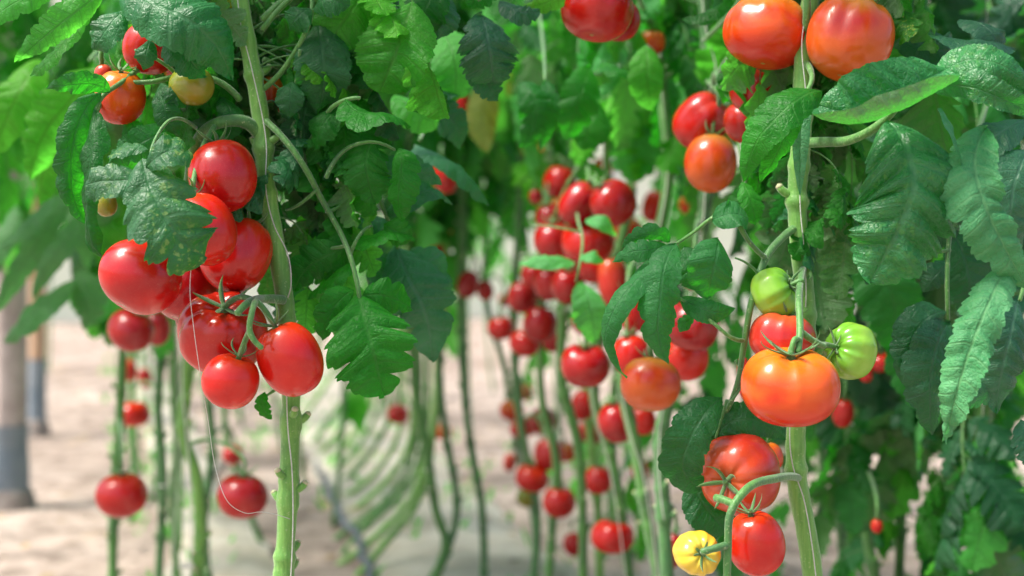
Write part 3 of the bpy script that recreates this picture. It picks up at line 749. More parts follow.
# centre right
T(692,326,56,50,1.75,'deep','lobed','crimson tomato partly covered by a dark leaf, centre right','U1', cal=False)
T(686,357,46,48,1.80,'bright','round','orange red tomato right behind the hanging orange red one','U1', cal=False)
T(650,384,62,55,1.65,'ripening','round','orange red tomato with pale tip under the drooping leaves','U1', ax=(.1,.3,1), cal=False)
T(632,356,38,44,1.9,'red','round','red tomato just above left of the orange red one with pale tip','U2', cal=False)
T(633,311,34,44,1.95,'red','round','red tomato seen in the gap between the drooping leaves','U2', cal=False)
T(698,272,34,40,1.85,'red','round','red tomato behind the round leaf, centre right','U1', cal=False)
# centre cluster
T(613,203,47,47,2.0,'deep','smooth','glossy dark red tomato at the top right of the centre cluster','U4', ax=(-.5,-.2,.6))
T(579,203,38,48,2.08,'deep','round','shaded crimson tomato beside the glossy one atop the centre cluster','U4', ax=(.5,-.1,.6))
T(588,242,54,44,2.1,'red','round','wide red tomato in the middle of the centre cluster','U4', cal=False)
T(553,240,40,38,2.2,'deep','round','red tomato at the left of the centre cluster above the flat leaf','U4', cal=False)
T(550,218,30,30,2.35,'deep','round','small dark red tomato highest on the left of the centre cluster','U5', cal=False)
T(560,182,34,34,2.4,'red','round','blurred red tomato above the centre cluster beside a bright spot','U5', cal=False)
T(568,286,34,36,2.3,'deep','round','dark red tomato below the flat leaf of the centre cluster','U4', cal=False)
T(548,284,28,34,2.4,'deep','round','crimson tomato left below the flat leaf of the centre cluster','U5', cal=False)
T(594,268,32,30,2.25,'red','round','red tomato between the two bright leaves of the centre cluster','U4', cal=False)
T(614,282,32,54,2.2,'pink','round','pinkish tomato squeezed left of the drooping leaves','U4', cal=False)
T(585,365,50,44,2.0,'deep','heart','heart shaped crimson tomato below the centre cluster','U4', ax=(0,-.2,1), spin=180)
T(523,297,32,33,2.6,'deep','round','red tomato topmost of the small group left of the centre cluster','U6', ax=(.2,-.1,1))
T(540,324,36,37,2.5,'deep','round','largest red tomato of the small group left of the centre cluster','U6')
T(525,343,32,27,2.65,'red','round','lowest red tomato of the small group left of the centre cluster','U6', cal=False)
T(501,328,27,24,2.8,'red','round','small red tomato leftmost of the small group, over the pale gap','U6')
T(554,337,22,32,2.7,'deep','round','narrow dark tomato beside the largest of the small group','U6', cal=False)
T(468,284,22,30,3.0,'deep','round','blurred dark red tomato beside the upper crooked stem','M1', cal=False)
T(485,290,18,22,3.05,'red','round','small blurred red tomato right of the upper crooked stem','M1', cal=False)
T(445,178,26,32,2.7,'red','round','blurred red tomato among the leaves left of the upper centre','M2', cal=False)
T(459,104,22,38,2.6,'red','round','tall blurred red tomato near the yellowing leaves at the top','M2', cal=False)
T(430,252,28,30,3.0,'red','round','blurred red tomato right of the dark lobed leaf','M3', cal=False)
T(455,235,18,18,3.3,'red','round','tiny blurred red tomato above the dark red one by the crooked stem','M1', cal=False)
T(308,243,26,28,2.7,'pink','round','blurred pink red tomato right of the thick left stem','A7', cal=False)
# lower centre
T(583,405,26,33,2.7,'red','round','red tomato hanging right under the heart shaped one','U8', cal=False)
T(597,431,17,26,2.8,'deep','round','narrow dark red tomato between the stems below the heart shaped one','U8', cal=False)
T(584,432,14,20,2.85,'red','round','tiny red tomato low between two stems in the centre','U8', cal=False)
T(617,422,40,42,2.2,'deep','smooth','crimson tomato left of the sloping stem below the orange red one','U2', cal=False)
T(643,420,26,31,2.35,'bright','round','orange red tomato right of the sloping stem','U2', cal=False)
T(512,410,25,21,3.2,'orange','round','small orange tomato at the right edge of the brown path','U7')
T(524,428,30,20,3.25,'bright','round','flat orange red tomato under the small orange one','U7', cal=False)
T(543,421,26,30,3.1,'deep','round','dark red tomato right of the small orange one','U7', cal=False)
T(549,454,30,34,2.9,'red','round','red tomato on the second tier beside the brown path','U6', cal=False)
T(532,478,34,28,2.9,'bright','round','flattened red tomato above the greenish one by the path','U6', cal=False)
T(527,497,22,20,2.98,'olive','round','small greenish tomato below the flattened red one','U6', cal=False)
T(510,462,14,20,3.4,'pink','round','tiny pale red tomato closest to the brown path','U7', cal=False)
T(559,502,33,32,2.7,'red','round','round red tomato with green cap low in the centre','U5', ax=(.1,-.15,1))
T(598,480,29,29,2.6,'red','round','round red tomato alone between two stems in the lower centre','U3', ax=(.1,0,1))
T(574,544,22,25,3.0,'red','round','small red tomato left of the lowest wide one','U8', cal=False)
T(612,536,43,35,2.35,'red','lobed','wide red tomato lowest in the centre','U3', ax=(.1,0,1))
T(672,551,22,38,2.0,'deep','round','dark red tomato half behind the small yellow one','U1', cal=False)
T(536,197,14,16,2.5,'deep','round','very small dark red tomato left of the shaded crimson one','U5')
T(535,275,30,26,2.5,'red','round','blurred red tomato behind the left tip of the flat leaf','U5')
T(571,262,30,30,2.45,'red','round','red tomato directly behind the upright leaf stalk of the centre cluster','U5')
T(560,212,28,28,2.5,'orange','round','half ripe orange tomato deep inside the centre cluster','U5')
T(628,232,30,32,2.6,'ripening','round','half ripe tomato right of the centre cluster behind the drooping leaves','U8')
T(606,318,30,30,2.4,'orange','round','orange tomato behind the long curled leaflet','U8')
T(585,322,26,26,2.6,'red','round','blurred red tomato above the heart shaped one','U8')
T(522,392,20,18,3.4,'orange','round','tiny orange tomato above the small orange one by the path','U7')
T(566,452,20,20,3.0,'orange','round','small orange tomato right of the second tier beside the path','U5')
T(640,470,18,20,2.8,'red','round','small red tomato between the sloping stems low in the centre','U3')
T(688,205,18,20,2.6,'orange','round','small orange tomato under the yellow orange one','U1')
T(603,168,22,22,3.0,'orange','round','blurred orange tomato right above the centre cluster','U8')
T(505,300,14,14,3.4,'red','round','tiny red tomato left of the small group topmost one','U7')
T(398,414,22,20,3.7,'red','round','small blurred red tomato over the pale strip among slanting stems','M3', cal=False)
T(442,432,20,16,3.6,'orange','round','small blurred orange tomato on the kinked stem','M2', cal=False)
# upper centre
T(597,8,76,64,1.50,'red','lobed','large red orange tomato cut by the top edge in the centre','U2', ax=(.2,.3,1), cal=False)
T(617,20,46,44,1.57,'deep','round','red tomato behind the large one at the top centre','U2', cal=False)
T(652,42,26,26,2.0,'orange','round','small orange tomato right of the large one at the top centre','U2', cal=False)
T(546,150,22,22,3.3,'orange','round','blurred orange tomato left above the centre cluster','U7', cal=False)
T(579,168,20,22,3.2,'bright','round','blurred bright red tomato directly above the centre cluster','U4', cal=False)
T(653,206,22,34,3.0,'bright','round','blurred orange red tomato between the two upright stems','U2', cal=False)
T(649,150,20,24,3.4,'bright','round','faint orange red tomato high between the upright stems','U2', cal=False)
T(687,178,18,28,3.0,'red','round','blurred red tomato left behind the yellow orange one','U1', cal=False)
# top left
T(150,48,52,54,1.37,'red','round','red tomato behind the foliage at the top left','A0', cal=False)
T(120,97,50,56,1.36,'orange','smooth','pinkish orange tomato behind leaves at the top left','A0', cal=False)
T(192,86,46,40,1.345,'olive','smooth','yellow green tomato below the bluish leaf at the top left','A0', cal=False)
T(180,66,34,32,1.42,'pink','round','pale pink tomato just above the yellow green one','A0', cal=False)
T(104,74,18,20,1.42,'pink','round','small pink tomato leftmost in the top left foliage','A1', cal=False)
T(223,88,18,17,2.2,'red','round','tiny blurred red tomato right of the yellow green one','A1', cal=False)
T(271,95,26,42,1.44,'orange','smooth','narrow orange tomato right behind the thick left stem at the top','A0', cal=False)
T(106,204,22,26,1.36,'olive','round','small yellow green tomato left above the speckled leaf','A0', cal=False)
T(272,146,20,22,2.1,'red','round','blurred red tomato right behind the thick left stem','A1', cal=False)
# left low
T(131,330,47,42,2.15,'deep','smooth','blurred crimson tomato hanging below the leftmost large one','A2', ax=(.4,-.2,.8))
T(157,328,28,36,2.25,'deep','round','crimson tomato behind the blurred one below the left cluster','A2', cal=False)
T(134,414,33,26,2.9,'bright','round','small orange red tomato above the low left one','A3', cal=False)
T(122,495,51,45,2.25,'red','smooth','round red tomato low at the left over the path','A2', ax=(0,-.05,1))
T(242,496,51,45,2.2,'deep','smooth','round crimson tomato low between the bent and the thick stem','A1', ax=(.1,-.1,1))
T(233,455,21,20,3.0,'red','round','small red tomato above the low crimson one','A5', cal=False)
T(128,370,18,24,3.4,'pink','round','faint pink tomato above the small orange red one','A6', cal=False)
T(145,378,14,22,3.6,'red','round','faint red tomato right above the small orange red one','A6', cal=False)
# right low
T(843,413,22,30,2.05,'red','smooth','small oval red tomato right below the light green one','C4', cal=False)
T(881,362,26,20,1.95,'red','round','small flat red tomato under the big right leaf','C3', cal=False)
T(866,375,13,15,1.95,'red','round','tiny red tomato left below the flat one under the big leaf','C3', cal=False)
T(877,526,12,15,1.95,'bright','round','tiny orange red tomato low in the right row','C3', cal=False)
T(838,168,14,26,1.75,'pink','round','pink tomato glimpsed right of the upper right stem','C4', cal=False)
T(744,378,14,46,1.5,'red','round','red sliver of tomato left behind the big orange one','B0', cal=False)

# clusters with a stalk of their own (the hero clusters' stalks are drawn below)
import collections
for key, lst in list(TOPS.items()):
    if key in ('A0', 'B0') or key is None: continue
    left = sorted(lst, key=lambda t: -t[1].z); 
    while left:
        a = left.pop(0); cl = [a]
        for b in list(left):
            if abs(b[1].z - a[1].z) < .11 and (Vector(b[1].xy) - Vector(a[1].xy)).length < .16: cl.append(b); left.remove(b)
        truss(key, cl, off=.025)
def top_of(px, py):
    best = min((t for l in TOPS.values() for t in l), key=lambda t: (t[0].location - P(px, py, t[0].location.y)).length)
    return best
def hero_stalk(key, spine, ends, r0=.0045, r1=.003, d=1.3):
    p = PL[key]; mb = MB()
    c = tube(mb, [tuple(P(*q) - p.base) for q in spine], r0, r1, n=40, k=12, wob=.06)
    for px, py in ends:
        o, t, a = top_of(px, py)
        w = t - p.base; dd = np.linalg.norm(c - np.array(w + a*.02), axis=1); q = Vector(c[int(np.argmin(dd))])
        m_ = q.lerp(w + a*.012, .55)
        tube(mb, [tuple(q), tuple(m_), tuple(w - a*.006)], .0028, .0024, n=14, k=9)
    mb.obj('fruit_stalk', [STALK], p.root)
hero_stalk('A0', [(283,300,1.37),(262,299,1.33),(245,305,1.27),(237,314,1.26)], [(223,333)], .0044, .0032)
hero_stalk('A0', [(262,299,1.33),(252,312,1.255),(250,332,1.25),(262,348,1.25)], [(290,359),(231,381)], .0030, .0026)
hero_stalk('A0', [(259,135,1.38),(245,122,1.37),(222,122,1.36),(200,136,1.38),(190,170,1.39),(188,230,1.39)], [(204,229),(141,277)], .0062, .0045)
hero_stalk('B0', [(798,478,1.37),(778,478,1.30),(748,488,1.262),(731,512,1.25),(728,548,1.25),(727,600,1.25)], [], .0039, .0034)
hero_stalk('B0', [(735,505,1.255),(724,500,1.262),(716,498,1.27)], [], .0034, .0036)
hero_stalk('B0', [(728,545,1.25),(716,548,1.245),(702,552,1.245)], [], .0034, .0032)
hero_stalk('B0', [(803,270,1.37),(799,300,1.30),(800,330,1.275),(798,352,1.262)], [(775,293),(790,385)], .0036, .0030)
hero_stalk('B0', [(799,330,1.275),(812,340,1.28),(824,346,1.29)], [(850,351)], .0032, .0028)
hero_stalk('B0', [(806,30,1.37),(806,-10,1.36),(800,-30,1.38)], [(768,32),(850,38)], .004, .004)

# ------------------------------------------------------------------ leaves seen closely, each a compound leaf of its plant
def hero(key, d, stalks, leaflets, m_=LEAF, label=None):
    p = PL[key]; mb = MB()
    for pts, r in stalks:
        tube(mb, [tuple(P(q[0], q[1], q[2] if len(q) > 2 else d) - p.base) for q in pts], r, r*.6, n=26, k=8, mi=1)
    for i, (pts, hw, kw) in enumerate(leaflets):
        kw = dict(kw); kw.setdefault('seed', int(pts[0][0]*7 + pts[-1][1]*3) % 9999)
        n = Vector(kw.pop('N', (0.1, -1, .35)))
        leaflet(mb, [tuple(P(q[0], q[1], q[2] if len(q) > 2 else d) - p.base) for q in pts], hw/F*d, N0=tuple(n), **{**dict(nt=64, nv=9), **kw})
    o = mb.obj('leaf', [m_, STALK], p.root)
    if label: o['label'] = label
    return o
# speckled leaf over the left cluster
hero('A0', 1.24, [([(196,128,1.36),(170,120,1.30),(154,142,1.27),(150,165,1.24)], .0018)], [
    ([(143,160,1.245),(152,190,1.225),(168,222,1.215),(184,244,1.22),(205,256,1.235)], 44, dict(nl=4, lobe=.36, teeth=.16, fold=.12, cL=-.2, cR=-.25, puck=.12, wave=.1, tip=.55, tw=.42)),
    ([(146,178,1.24),(125,180,1.235),(104,181,1.24),(86,186,1.25)], 21, dict(nl=3, lobe=.22, teeth=.1, fold=.1, puck=.12, tip=.5)),
    ([(146,168,1.235),(160,155,1.225),(176,150,1.23),(191,160,1.24)], 22, dict(nl=3, lobe=.16, fold=.15, puck=.12, tip=.45, roll=-12)),
    ([(148,150,1.25),(125,148,1.25),(108,158,1.26)], 14, dict(nl=3, lobe=.2, roll=30)),
  ], LEAFS, 'yellow speckled leaf')
# curled dark leaflets at far left of the cluster
hero('A0', 1.30, [([(150,60,1.38),(122,82,1.34),(100,100,1.31),(88,140,1.30)], .0030)], [
    ([(100,92,1.31),(80,120,1.29),(71,160,1.29),(74,200,1.30),(88,225,1.31)], 18, dict(roll=-35, cR=-1.2, nl=5, wave=.22, puck=.12)),
    ([(96,110,1.30),(92,150,1.28),(86,195,1.28),(92,245,1.29),(108,262,1.30)], 16, dict(roll=40, cL=-1.0, nl=5, wave=.25, puck=.12)),
    ([(110,92,1.31),(94,84,1.30),(72,84,1.29),(46,88,1.30)], 13, dict(roll=-25, nl=4, wave=.15)),
  ], LEAF)
# bluish arching leaf at the top left
hero('A0', 1.30, [([(240,-30,1.38),(200,-25,1.34),(150,-10,1.31)], .0035)], [
    ([(120,-22,1.31),(155,5,1.27),(190,22,1.26),(215,45,1.27),(232,80,1.30)], 36, dict(roll=18, fold=.3, nl=6, lobe=.16, cL=-.7, puck=.12, wave=.08)),
    ([(165,10,1.31),(178,40,1.30),(192,62,1.30),(206,76,1.32)], 22, dict(roll=-10, nl=4)),
    ([(126,10,1.31),(112,22,1.30),(100,38,1.30),(94,50,1.31)], 20, dict(roll=8, nl=4, lobe=.14)),
    ([(150,40,1.31),(146,55,1.30),(144,70,1.31)], 12, dict(nl=3, lobe=.14)),
  ], LEAFB)
# long pale leaflets reaching left
hero('A0', 1.34, [([(236,-40,1.38),(180,-30,1.36),(110,-14,1.34)], .003)], [
    ([(104,-8,1.33),(75,12,1.31),(45,36,1.31),(15,62,1.33)], 17, dict(roll=-30, fold=.35, nl=7, lobe=.2, wave=.15)),
    ([(88,14,1.36),(66,40,1.35),(48,60,1.35),(30,76,1.37)], 13, dict(roll=25, fold=.3, nl=6, wave=.15)),
    ([(60,-20,1.36),(30,-5,1.34),(0,12,1.35),(-20,30,1.36)], 16, dict(roll=-15, nl=6)),
  ], LEAFL)
hero('A0', 1.36, [([(240,100,1.38),(215,80,1.37),(180,76,1.36),(150,82,1.35),(110,80,1.35)], .0034),
                  ([(178,76,1.36),(158,60,1.34),(135,50,1.34)], .002), ([(112,80,1.35),(98,110,1.34),(84,150,1.34)], .0022)], [
    ([(160,84,1.35),(163,104,1.33),(168,120,1.33),(180,136,1.34)], 15, dict(roll=20, nl=4)),
    ([(175,128,1.36),(150,138,1.33),(128,150,1.33),(108,165,1.34)], 18, dict(roll=-30, nl=4)),
    ([(130,118,1.37),(136,138,1.36),(140,160,1.36)], 16, dict(nl=4)),
    ([(186,108,1.34),(176,96,1.33),(160,94,1.33)], 11, dict(nl=3, roll=30)),
    ([(220,96,1.40),(232,120,1.38),(228,140,1.38)], 15, dict(nl=4, roll=-20)),
  ], LEAF)
# big leaflets left background
hero('A1', 1.75, [([(222,40,2.25),(150,20,2.0),(90,60,1.8)], .004)], [
    ([(94,66,1.78),(70,100,1.75),(46,130,1.75),(30,180,1.78)], 30, dict(roll=-20, nl=6)),
    ([(60,100,1.85),(52,140,1.8),(44,170,1.8),(40,205,1.82)], 26, dict(roll=20, nl=6)),
    ([(40,60,1.85),(20,90,1.8),(5,120,1.8),(-8,160,1.82)], 26, dict(roll=-10, nl=6)),
  ], LEAFL)
hero('FL1', 2.3, [([(60,120,2.4),(50,180,2.35),(48,200,2.3)], .004)], [
    ([(70,190,2.3),(48,225,2.25),(20,270,2.25),(-10,320,2.3)], 14, dict(roll=-15, nl=6)),
    ([(52,196,2.25),(36,215,2.2),(20,232,2.2),(-6,250,2.25)], 12, dict(roll=20, nl=5)),
    ([(86,215,2.25),(70,236,2.2),(50,262,2.2),(32,300,2.25)], 12, dict(roll=-30, nl=5)),
    ([(72,280,2.3),(52,296,2.25),(24,322,2.25),(4,342,2.3)], 17, dict(roll=10, nl=5)),
    ([(76,270,2.3),(88,300,2.28),(84,330,2.3)], 19, dict(roll=10, nl=5)),
    ([(16,205,2.35),(4,240,2.3),(-10,280,2.3)], 13, dict(roll=10, nl=5)),
    ([(70,200,2.35),(84,235,2.3),(88,270,2.32)], 13, dict(roll=-30, nl=5)),
  ], LEAFQ)
# leaf stalk with lobed leaf right of the stem
hero('A0', 1.40, [([(262,118,1.38),(285,140,1.36),(305,168,1.36),(322,200,1.38),(340,232,1.38),(352,262,1.36),(360,300,1.35)], .0034),
                  ([(316,190,1.37),(300,204,1.38),(286,210,1.40)], .0018), ([(326,212,1.38),(345,200,1.40),(350,170,1.42)], .0018),
                  ([(345,246,1.38),(320,250,1.39),(300,252,1.40)], .0018), ([(350,255,1.38),(362,232,1.38),(372,226,1.39)], .0018)], [
    ([(358,296,1.355),(365,322,1.335),(373,350,1.325),(384,396,1.34)], 45, dict(nl=4, lobe=.48, teeth=.14, fold=.12, tip=.62, tw=.4, puck=.1)),
    ([(354,290,1.36),(340,300,1.35),(328,318,1.35),(322,340,1.36)], 18, dict(nl=3, lobe=.3, roll=-15)),
    ([(362,296,1.36),(380,295,1.36),(398,300,1.37),(412,310,1.38)], 18, dict(nl=3, lobe=.3, roll=10)),
    ([(345,248,1.39),(322,258,1.385),(306,270,1.39),(294,292,1.40)], 20, dict(nl=4, lobe=.35, roll=-25)),
    ([(352,262,1.40),(338,275,1.39),(325,282,1.40),(308,300,1.41)], 13, dict(nl=3, roll=30)),
    ([(384,224,1.40),(398,232,1.39),(412,240,1.40)], 15, dict(nl=3, roll=30)),
    ([(352,242,1.40),(370,238,1.39),(392,232,1.39),(416,240,1.40)], 16, dict(nl=4, roll=-30)),
  ], LEAF)
hero('A0', 1.48, [([(264,60,1.40),(320,100,1.45),(370,180,1.48),(398,250,1.49)], .0034)], [
    ([(396,246,1.49),(410,280,1.47),(424,310,1.47),(432,362,1.49)], 36, dict(nl=4, lobe=.4, roll=10)),
    ([(400,255,1.49),(384,270,1.49),(368,285,1.49)], 18, dict(nl=3)),
    ([(404,262,1.50),(426,262,1.50),(440,290,1.51),(446,300,1.52)], 18, dict(nl=3, roll=20)),
    ([(386,215,1.49),(404,200,1.47),(430,190,1.47),(452,205,1.49)], 17, dict(nl=4, roll=-30)),
    ([(388,220,1.49),(372,222,1.48),(355,235,1.48)], 17, dict(nl=4, roll=30)),
    ([(376,186,1.49),(392,172,1.48),(414,170,1.48),(442,185,1.49)], 17, dict(nl=4)),
  ], LEAFB)
# translucent leaf at the top centre
hero('A0', 1.36, [([(262,30,1.38),(320,-20,1.38),(400,-30,1.36),(412,0,1.36)], .003)], [
    ([(413,2,1.36),(404,30,1.35),(394,56,1.345),(380,92,1.36)], 42, dict(nl=5, lobe=.14, fold=.05, roll=8, tip=.7, tw=.45, N=(0, -1, 0))),
    ([(372,-20,1.38),(352,10,1.37),(336,34,1.37),(330,60,1.38)], 30, dict(nl=5, lobe=.14, roll=-8, N=(0, -1, 0))),
  ], LEAFL)
hero('A0', 1.38, [([(262,90,1.38),(290,60,1.37),(312,10,1.36),(300,-30,1.37)], .003), ([(300,50,1.36),(296,80,1.37),(290,100,1.37)], .0018)], [
    ([(318,20,1.38),(322,50,1.36),(324,80,1.36),(318,112,1.38)], 30, dict(nl=5, lobe=.14, roll=-10, N=(0, -1, 0))),
    ([(314,8,1.36),(330,0,1.34),(350,6,1.34)], 18, dict(nl=4)),
    ([(310,8,1.36),(298,16,1.35),(290,30,1.36)], 16, dict(nl=3, lobe=.1)),
    ([(292,82,1.37),(290,96,1.355),(290,118,1.36)], 15, dict(nl=3, lobe=.1)),
    ([(318,80,1.40),(305,110,1.39),(304,140,1.39),(312,170,1.40)], 22, dict(nl=5, roll=-20)),
  ], LEAF)
hero('A0', 1.36, [([(264,150,1.38),(300,150,1.40),(335,105,1.36),(360,98,1.35)], .003), ([(326,178,1.37),(345,150,1.37),(370,142,1.37),(395,150,1.38)], .0022)], [
    ([(345,100,1.35),(362,112,1.33),(385,112,1.33),(410,128,1.35)], 22, dict(nl=5, roll=-20, fold=.4)),
    ([(400,148,1.37),(402,170,1.35),(398,198,1.35),(402,222,1.37)], 19, dict(nl=5, roll=30, cL=-.8)),
    ([(372,140,1.38),(366,160,1.37),(368,180,1.37),(376,205,1.38)], 26, dict(nl=5, roll=0)),
    ([(344,126,1.39),(345,150,1.38),(344,180,1.38)], 22, dict(nl=4)),
    ([(338,108,1.37),(324,124,1.36),(314,150,1.37)], 18, dict(nl=4, roll=20)),
    ([(410,110,1.38),(432,100,1.37),(448,112,1.38)], 18, dict(nl=4)),
  ], LEAF)
hero('A0', 1.42, [([(262,20,1.38),(340,-30,1.40),(430,-30,1.42),(480,0,1.42)], .0034)], [
    ([(482,14,1.43),(486,34,1.41),(490,56,1.41),(494,84,1.43)], 33, dict(nl=5, lobe=.36, teeth=.18, roll=-5, tip=.55)),
    ([(446,-4,1.43),(440,15,1.41),(436,40,1.42)], 22, dict(nl=4, lobe=.12)),
    ([(470,60,1.45),(488,84,1.44),(498,100,1.45)], 17, dict(nl=4)),
    ([(500,0,1.44),(520,12,1.43),(540,10,1.44)], 14, dict(nl=4)),
  ], LEAFB)
hero('M2', 1.62, [([(446,60,3.0),(430,110,2.2),(420,140,1.7)], .004)], [
    ([(414,146,1.64),(440,156,1.6),(464,172,1.6),(488,206,1.62)], 22, dict(nl=5, roll=-35, fold=.4)),
    ([(424,90,1.66),(440,110,1.62),(456,125,1.62),(460,150,1.64)], 20, dict(nl=5, roll=20)),
    ([(456,84,1.66),(440,90,1.62),(424,84,1.62)], 15, dict(nl=4)),
  ], LEAFB)
hero('M3', 1.6, [([(420,40,2.9),(400,60,2.2),(396,90,1.7)], .004)], [
    ([(396,94,1.62),(410,108,1.6),(424,118,1.6),(440,120,1.62)], 18, dict(nl=4)),
    ([(440,30,1.66),(452,52,1.62),(456,80,1.62),(452,104,1.64)], 26, dict(nl=5, roll=10)),
  ], LEAFL)
# small lobed leaflets, upper centre
hero('U6', 1.75, [([(530,-20,2.8),(540,20,2.2),(545,80,1.8)], .003)], [
    ([(520,82,1.72),(532,98,1.7),(536,118,1.7),(520,148,1.72)], 20, dict(nl=4, lobe=.45, roll=20, cL=-.9)),
    ([(545,80,1.75),(548,110,1.72),(540,150,1.74)], 12, dict(nl=4, lobe=.4)),
  ], LEAF)
hero('U3', 1.8, [([(626,60,2.3),(600,74,1.95),(580,70,1.8)], .003)], [
    ([(590,66,1.8),(582,90,1.77),(574,115,1.77),(564,140,1.8)], 22, dict(nl=5, lobe=.3, roll=-8)),
    ([(602,62,1.8),(616,70,1.77),(630,72,1.77)], 14, dict(nl=3)),
    ([(596,100,1.85),(590,125,1.83),(582,150,1.83)], 22, dict(nl=4)),
  ], LEAF)
hero('U2', 1.75, [([(660,60,2.1),(650,48,1.9),(646,46,1.76)], .0022)], [
    ([(645,46,1.76),(647,66,1.74),(648,88,1.74),(653,110,1.76)], 19, dict(nl=4, lobe=.12, fold=.15, tip=.8)),
  ], LEAFL, 'small yellow edged heart shaped leaf')
hero('U1', 1.55, [([(704,40,1.9),(740,0,1.7),(745,-20,1.6)], .003)], [
    ([(732,0,1.5),(716,10,1.48),(700,18,1.48),(682,18,1.5)], 9, dict(nl=5, roll=20)),
    ([(740,62,1.62),(732,74,1.6),(728,88,1.6),(722,104,1.62)], 14, dict(nl=4, roll=10)),
  ], LEAF)
hero('M2', 1.5, [([(446,0,3.0),(480,-20,2.0),(520,-20,1.55)], .003)], [
    ([(585,-18,1.5),(562,-6,1.48),(542,4,1.48),(522,6,1.5)], 11, dict(nl=5, roll=-20)),
  ], LEAFL)
# flat and bright leaflets across the centre cluster
hero('U4', 1.80, [([(574,190,2.4),(578,220,2.0),(582,250,1.82),(576,282,1.80)], .0026), ([(580,232,1.82),(560,228,1.82),(530,224,1.85)], .0016)], [
    ([(574,262,1.80),(556,262,1.78),(538,262,1.78),(518,263,1.80)], 10, dict(nl=4, lobe=.08, roll=15, fold=.1)),
    ([(580,256,1.80),(592,256,1.78),(604,262,1.80)], 9, dict(nl=3, lobe=.08)),
    ([(582,282,1.80),(588,300,1.78),(592,318,1.78),(594,344,1.80)], 19, dict(nl=4, lobe=.1, roll=-8, fold=.1)),
    ([(585,220,1.82),(602,222,1.80),(616,236,1.82)], 9, dict(nl=3, lobe=.08)),
  ], LEAFL)
# drooping leaflets centre right, off a stalk of the right stem
hero('B0', 1.36, [([(798,226,1.38),(782,238,1.36),(766,258,1.34),(752,300,1.33),(744,345,1.33),(737,385,1.34),(726,412,1.35)], .0040),
                  ([(766,258,1.34),(748,240,1.32),(730,210,1.32),(712,218,1.32),(694,232,1.33),(676,244,1.34)], .0024),
                  ([(745,340,1.33),(732,338,1.32),(712,322,1.32),(690,305,1.33),(676,296,1.34)], .0022),
                  ([(760,276,1.335),(748,264,1.33),(735,258,1.33)], .0016), ([(755,248,1.335),(744,236,1.32),(732,212,1.32)], .0016)], [
    ([(676,243,1.335),(664,268,1.305),(660,300,1.30),(658,335,1.305),(668,364,1.32)], 22, dict(nl=5, lobe=.3, teeth=.14, roll=12, fold=.3, cR=-.6)),
    ([(668,246,1.34),(648,250,1.32),(632,252,1.32),(612,262,1.33)], 12, dict(nl=4, lobe=.3, roll=-10)),
    ([(655,255,1.34),(636,280,1.31),(614,310,1.30),(606,345,1.31),(627,378,1.33)], 13, dict(nl=5, lobe=.2, roll=38, cL=-.7)),
    ([(670,242,1.34),(656,234,1.33),(640,236,1.33),(622,248,1.34)], 10, dict(nl=4, roll=-30)),
    ([(718,238,1.33),(716,256,1.31),(712,276,1.31),(708,298,1.325)], 25, dict(nl=4, lobe=.08, teeth=.05, roll=-10, tip=.75)),
    ([(712,220,1.32),(722,216,1.31),(732,214,1.31),(748,220,1.32)], 18, dict(nl=4, lobe=.06, teeth=.05, roll=5, fold=.1, tip=.5)),
    ([(680,298,1.34),(700,308,1.32),(714,312,1.32),(735,308,1.33)], 13, dict(nl=4, lobe=.12, roll=30)),
    ([(684,246,1.36),(690,270,1.35),(692,290,1.35)], 18, dict(nl=4, roll=20)),
    ([(694,318,1.35),(686,322,1.345),(679,332,1.35)], 8, dict(nl=3)),
  ], LEAF)
hero('B0', 1.36, [([(728,400,1.35),(722,420,1.35),(716,438,1.35)], .0026), ([(736,360,1.34),(742,380,1.34),(730,402,1.34)], .002)], [
    ([(722,398,1.345),(704,415,1.325),(690,440,1.32),(683,470,1.33),(700,488,1.34)], 24, dict(nl=5, lobe=.14, roll=8, fold=.12, tip=.5)),
    ([(716,440,1.35),(728,424,1.345),(750,420,1.345),(786,440,1.36)], 19, dict(nl=4, lobe=.1, roll=-28, fold=.2)),
    ([(690,478,1.37),(700,498,1.36),(712,515,1.36),(726,530,1.37)], 24, dict(nl=4, lobe=.14, roll=5, tip=.5)),
    ([(676,456,1.38),(672,464,1.375),(670,474,1.38)], 9, dict(nl=3)),
    ([(712,436,1.36),(722,446,1.36),(738,452,1.37)], 13, dict(nl=3, roll=20)),
  ], LEAFB)
# the leaf left of the right stem, top
hero('B0', 1.34, [([(803,60,1.38),(812,78,1.35),(806,92,1.34)], .0034)], [
    ([(822,92,1.335),(800,98,1.31),(776,118,1.30),(757,140,1.305),(744,182,1.33)], 24, dict(nl=6, lobe=.12, roll=20, fold=.4, cL=.3)),
    ([(806,96,1.33),(790,125,1.32),(778,150,1.32),(760,182,1.34)], 17, dict(nl=5, lobe=.12, roll=-30)),
    ([(742,182,1.36),(752,205,1.35),(756,225,1.36)], 14, dict(nl=4)),
  ], LEAF)
hero('B0', 1.345, [], [
    ([(806,88,1.35),(802,120,1.34),(800,150,1.335),(800,196,1.345)], 9, dict(nl=5, lobe=.05, teeth=.04, roll=5, fold=-.3)),
  ], LEAFP)
